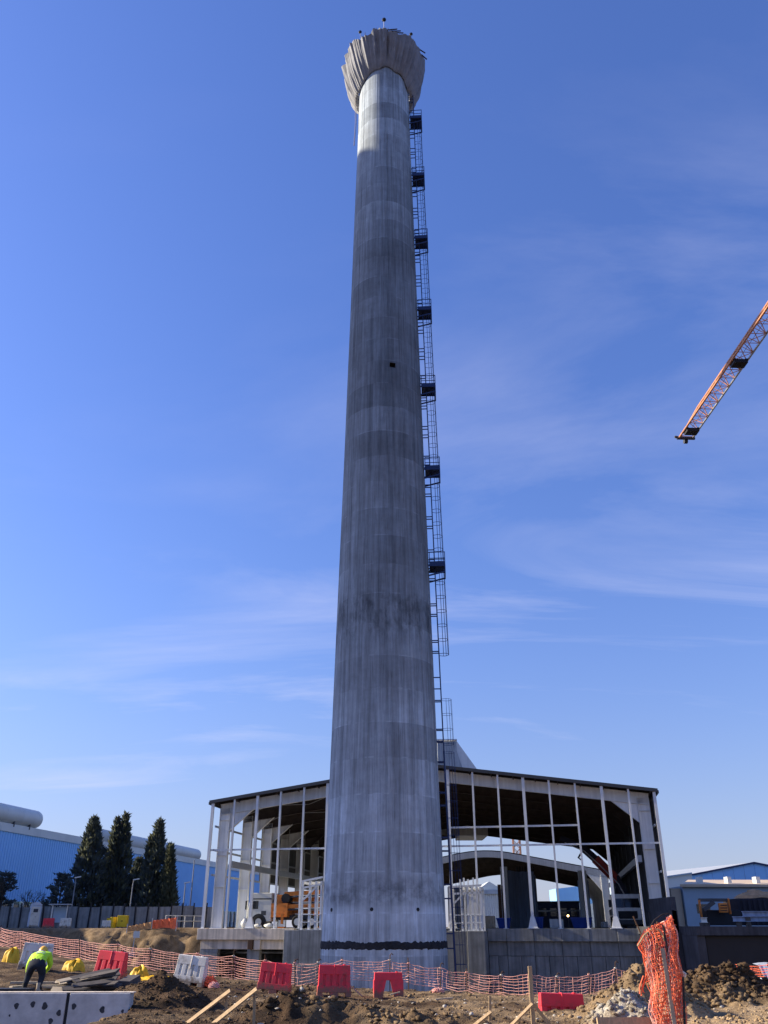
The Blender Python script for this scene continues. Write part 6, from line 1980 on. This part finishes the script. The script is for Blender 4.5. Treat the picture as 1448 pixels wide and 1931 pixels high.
for (pa, pb) in (((1213, 1840), (1206, 1874)), ((1219, 1836), (1209, 1878)), ((1216, 1850), (1214, 1872))):
    m = MB(); a_, b_ = at(*pa, YB), at(*pb, YB); m.tube([a_, (a_ + b_) / 2 + Vector((-0.04, 0, -0.03)), b_], 0.012, 4); m.build('loose_strand', orange_net, bn)
m = MB(); m.tube([at(px, py, YB + 0.1) for (px, py) in ((1276, 1836), (1284, 1831), (1292, 1837), (1290, 1842))], 0.03, 5); m.build('pale_tie', white_pl, bn)

# ---------------------------------------------------------------- timber stakes and boards
def timber(name, label, segs, group=None):
    a_ = at(*segs[0][0], segs[0][2])
    t_ = thing(name, label, 'timber', a_, group)
    for (p0, p1, Y, w_, th, nm) in segs:
        q0, q1 = at(*p0, Y if not isinstance(Y, tuple) else Y[0]), at(*p1, Y if not isinstance(Y, tuple) else Y[1])
        m = MB(); m.bar(q0, q1, w_, th, up=(-0.6, -0.6, 0.55) if nm in ('board', 'brace') else (0, -1, 0.3)); m.build(nm, wood, t_)
timber('profile_board', 'left slanting timber batter board with its stake', [((330, 1947), (434, 1868), 19.3, 0.10, 0.03, 'board'), ((427, 1870), (426, 1912), 19.4, 0.05, 0.05, 'stake')], 'timber batter boards in the foreground')
timber('profile_board', 'right slanting timber batter board with a taller stake', [((378, 1950), (484, 1865), 18.9, 0.10, 0.03, 'board'), ((480, 1866), (478, 1950), 19.0, 0.05, 0.05, 'stake')], 'timber batter boards in the foreground')
timber('braced_stake', 'upright timber stake with two slanting braces before the red barrier', [((999, 1822), (1007, 1955), 18.8, 0.075, 0.05, 'stake'), ((958, 1940), (1004, 1893), 18.7, 0.06, 0.035, 'brace'), ((1006, 1893), (1046, 1945), 18.9, 0.06, 0.035, 'brace')])
timber('low_stake', 'short timber stake and board left of the braced stake', [((924, 1878), (924, 1925), 19.6, 0.05, 0.05, 'stake'), ((880, 1945), (926, 1908), 19.5, 0.07, 0.03, 'board')])
timber('timber_beam', 'timber lying along the bottom edge below the pale rubble', [((1126, 1927), (1232, 1927), 19.0, 0.14, 0.1, 'beam')])
timber('timber_peg', 'small timber peg at the foot of the left batter board', [((345, 1924), (347, 1945), 19.0, 0.06, 0.05, 'peg')])
for k, (px, py, l_, a_, lab) in enumerate(((672, 1878, 0.55, 2.3, 'pale stick leaning on the earth between two red barriers'), (745, 1882, 0.3, 0.3, 'pale scrap of board at the feet of the low red barrier'), (838, 1893, 0.5, 0.1, 'pale flat scrap of board on the tan earth'))):
    p = hit(px, py)
    m = MB(); d_ = Vector((math.cos(a_), 0.1, 0.7 * abs(math.sin(a_)))) * l_ / 2
    m.bar(p - d_ + Vector((0, 0, 0.12)), p + d_ + Vector((0, 0, 0.12)), 0.07, 0.03); tag(m.build('wood_scrap', pale_wood), lab, 'timber')
# yellow tub on the heap
p = hit(1293, 1824, 20, 40)
t_ = thing('yellow_tub', 'yellow plastic tub with a pale rim lying on the clod heap', 'tub', p)
rm = Matrix.Rotation(R(-60), 3, 'X') @ Matrix.Rotation(R(10), 3, 'Z')
def YT(x_, y_, z_): return p + rm @ Vector((x_, y_, z_)) + Vector((0, 0, 0.12))
m = MB()
q0 = [YT(x_ * 0.18, y_ * 0.12, -0.22) for x_, y_ in ((-1, -1), (1, -1), (1, 1), (-1, 1))]
q1 = [YT(x_ * 0.24, y_ * 0.17, 0.0) for x_, y_ in ((-1, -1), (1, -1), (1, 1), (-1, 1))]
m.add(q0 + q1, [(0, 1, 5, 4), (1, 2, 6, 5), (2, 3, 7, 6), (3, 0, 4, 7), (3, 2, 1, 0)]); m.build('tub', yellow_paint, t_)
m = MB()
for i in range(4): m.bar(q1[i], q1[(i + 1) % 4], 0.045, 0.035)
m.build('rim', white_pl, t_)

# ---------------------------------------------------------------- car behind the clod heap
cc = Vector((at(1452, 1815, 44).x, 44, gz(at(1452, 1815, 44).x, 44)))
car = thing('parked_car', 'grey car mostly hidden behind the clod heap at the right edge', 'car', cc)
def C_(x_, y_, z_): return cc + Vector((x_, y_, z_))
m = MB()
sec = [(-2.1, .45, .62), (-1.9, .3, .78), (-0.9, .28, .86), (0.0, .28, .9), (1.6, .3, .92), (2.1, .4, .8)]
m.grid([[C_(-0.78, y_, zl), C_(-0.87, y_, (zl + zh) / 2), C_(-0.8, y_, zh), C_(0, y_, zh + 0.05), C_(0.8, y_, zh), C_(0.87, y_, (zl + zh) / 2), C_(0.78, y_, zl)] for (y_, zl, zh) in sec])
m.f.append(tuple(range(7))[::-1]); m.f.append(tuple(range(35, 42)))
m.build('body', paint_grey, car, smooth=True)
m = MB()
m.grid([[C_(x_ * w_, y_, z_ - 0.06 * x_ * x_) for x_ in (-1, -0.6, 0, 0.6, 1)] for (y_, z_, w_) in ((-0.15, 1.42, 0.58), (0.6, 1.48, 0.6), (1.2, 1.42, 0.58))]); m.build('roof', paint_grey, car, smooth=True)
m = MB(); m.add([C_(-0.74, -1.0, 0.9), C_(0.74, -1.0, 0.9), C_(0.58, -0.16, 1.38), C_(0, -0.16, 1.43), C_(-0.58, -0.16, 1.38)], [(0, 1, 2, 3, 4)]); m.build('windscreen', pale_blue, car)
for s_ in (-1, 1):
    m = MB(); m.add([C_(s_ * 0.76, -0.9, 0.9), C_(s_ * 0.78, 1.5, 0.92), C_(s_ * 0.59, 1.2, 1.36), C_(s_ * 0.59, -0.14, 1.36)], [(0, 1, 2, 3)]); m.build('side_window', glass_dark, car)
    m = MB(); m.bar(C_(s_ * 0.75, -1.0, 0.9), C_(s_ * 0.59, -0.14, 1.39), 0.06, 0.06); m.build('pillar', silver, car)
    m = MB(); m.obox(C_(s_ * 0.6, -2.05, 0.66), (0.16, 0, 0), (0, 0.06, 0), (0, 0, 0.07)); m.build('headlight', silver, car)
    for y_ in (-1.3, 1.35): wheel(car, C_(s_ * 0.76, y_, 0.3), (1, 0, 0), 0.31, 0.2)

# ---------------------------------------------------------------- clods and stones
def ico(n=1):
    bm = bmesh.new(); bmesh.ops.create_icosphere(bm, subdivisions=n, radius=1)
    v = np.array([x.co[:] for x in bm.verts]); f = np.array([[y.index for y in x.verts] for x in bm.faces]); bm.free()
    return v, f
IV, IF = ico()
ICO = {1: ico(1), 2: ico(2)}
def scatter(name, label, mat, spots, seed):
    rs = np.random.RandomState(seed)
    X = np.array([s_[0] for s_ in spots]); Yv = np.array([s_[1] for s_ in spots]); Sz = np.array([s_[2] for s_ in spots])
    Z = ground_z(X, Yv)
    V, F = [], []
    off = 0
    for i in range(len(X)):
        IV, IF = ICO[2 if Sz[i] > 0.035 else 1]
        u = rs.normal(size=(4, 3))
        d = 1 + 0.22 * np.sin(IV @ u[0] * 1.2 + u[1, 0]) + 0.08 * np.sin(IV @ u[2] * 2.6) + 0.17 * rs.normal(size=len(IV))
        a = rs.rand() * 6.28
        q = IV * d[:, None] * np.array([1, rs.uniform(0.5, 1), rs.uniform(0.35, 0.8)]) * Sz[i]
        c_, s_ = math.cos(a), math.sin(a)
        q = np.stack([q[:, 0] * c_ - q[:, 1] * s_ + X[i], q[:, 0] * s_ + q[:, 1] * c_ + Yv[i], q[:, 2] + Z[i] + Sz[i] * 0.2], 1)
        V.append(q); F.append(IF + off); off += len(IV)
    V = np.concatenate(V).astype(np.float32); F = np.concatenate(F).astype(np.int32)
    me_ = bpy.data.meshes.new(name)
    me_.vertices.add(len(V)); me_.vertices.foreach_set('co', V.ravel())
    me_.loops.add(F.size); me_.loops.foreach_set('vertex_index', F.ravel())
    me_.polygons.add(len(F)); me_.polygons.foreach_set('loop_start', np.arange(len(F), dtype=np.int32) * 3)
    me_.update(calc_edges=True); me_.validate()
    a_ = me_.attributes.new('dryness', 'FLOAT', 'POINT'); a_.data.foreach_set('value', np.clip(dryness(V[:, 0].astype(float), V[:, 1].astype(float)) + 0.08, 0, 1).astype(np.float32))
    a_ = me_.attributes.new('rubble', 'FLOAT', 'POINT'); a_.data.foreach_set('value', rubble(V[:, 0].astype(float), V[:, 1].astype(float)).astype(np.float32))
    me_.materials.append(mat)
    o = link(bpy.data.objects.new(name, me_))
    return tag(o, label, 'earth', kind='stuff')
rg = random.Random(21)
spots = []
for _ in range(6000):
    Y = rg.uniform(18, 33); px = rg.uniform(180, 1500)
    spots.append((at(px, 1890, Y).x, Y, 0.012 + 0.05 * rg.random() ** 4))
def heap_spots(px, Y, rx, ry, n, smin, smax, pw=2.5):
    c = at(px, 1880, Y)
    for _ in range(n):
        r_, a = math.sqrt(rg.random()), rg.uniform(0, 6.28)
        spots.append((c.x + r_ * rx * math.cos(a), Y + r_ * ry * math.sin(a), smin + (smax - smin) * rg.random() ** pw))
heap_spots(1335, 26.5, 2.2, 1.3, 1700, 0.015, 0.11, 3.0)
heap_spots(1410, 26.5, 1.6, 1.2, 1200, 0.015, 0.10, 3.0)
heap_spots(300, 22.6, 1.4, 1.1, 700, 0.012, 0.05)
heap_spots(560, 21.3, 1.4, 0.9, 420, 0.015, 0.10)
heap_spots(660, 21.8, 1.5, 0.9, 420, 0.015, 0.10)
heap_spots(790, 20.4, 1.2, 0.6, 260, 0.012, 0.08)
heap_spots(1205, 23.4, 1.5, 1.2, 600, 0.015, 0.08)
heap_spots(1180, 20.5, 1.1, 0.9, 500, 0.015, 0.08)
heap_spots(1380, 20.5, 1.8, 2.0, 260, 0.015, 0.07, 3)
for _ in range(7000):
    Y = 18.2 + 6 * rg.random() ** 1.6; px = rg.uniform(240, 1500)
    spots.append((at(px, 1890, Y).x, Y, 0.008 + 0.016 * rg.random() ** 2))
scatter('soil_clods', 'loose clods and stones strewn over the churned earth', soil, spots, 5)


stone = M('pale_stone', (0.42, 0.39, 0.34), 0.9, var=0.35, scale=5, world=True)
spots2 = []
for _ in range(420):
    Y = rg.uniform(18.3, 29); px = rg.uniform(420, 1480)
    spots2.append((at(px, 1890, Y).x, Y, 0.015 + 0.05 * rg.random() ** 3.5))
scatter('stones', 'pale stones lying among the clods of earth', stone, spots2, 9)
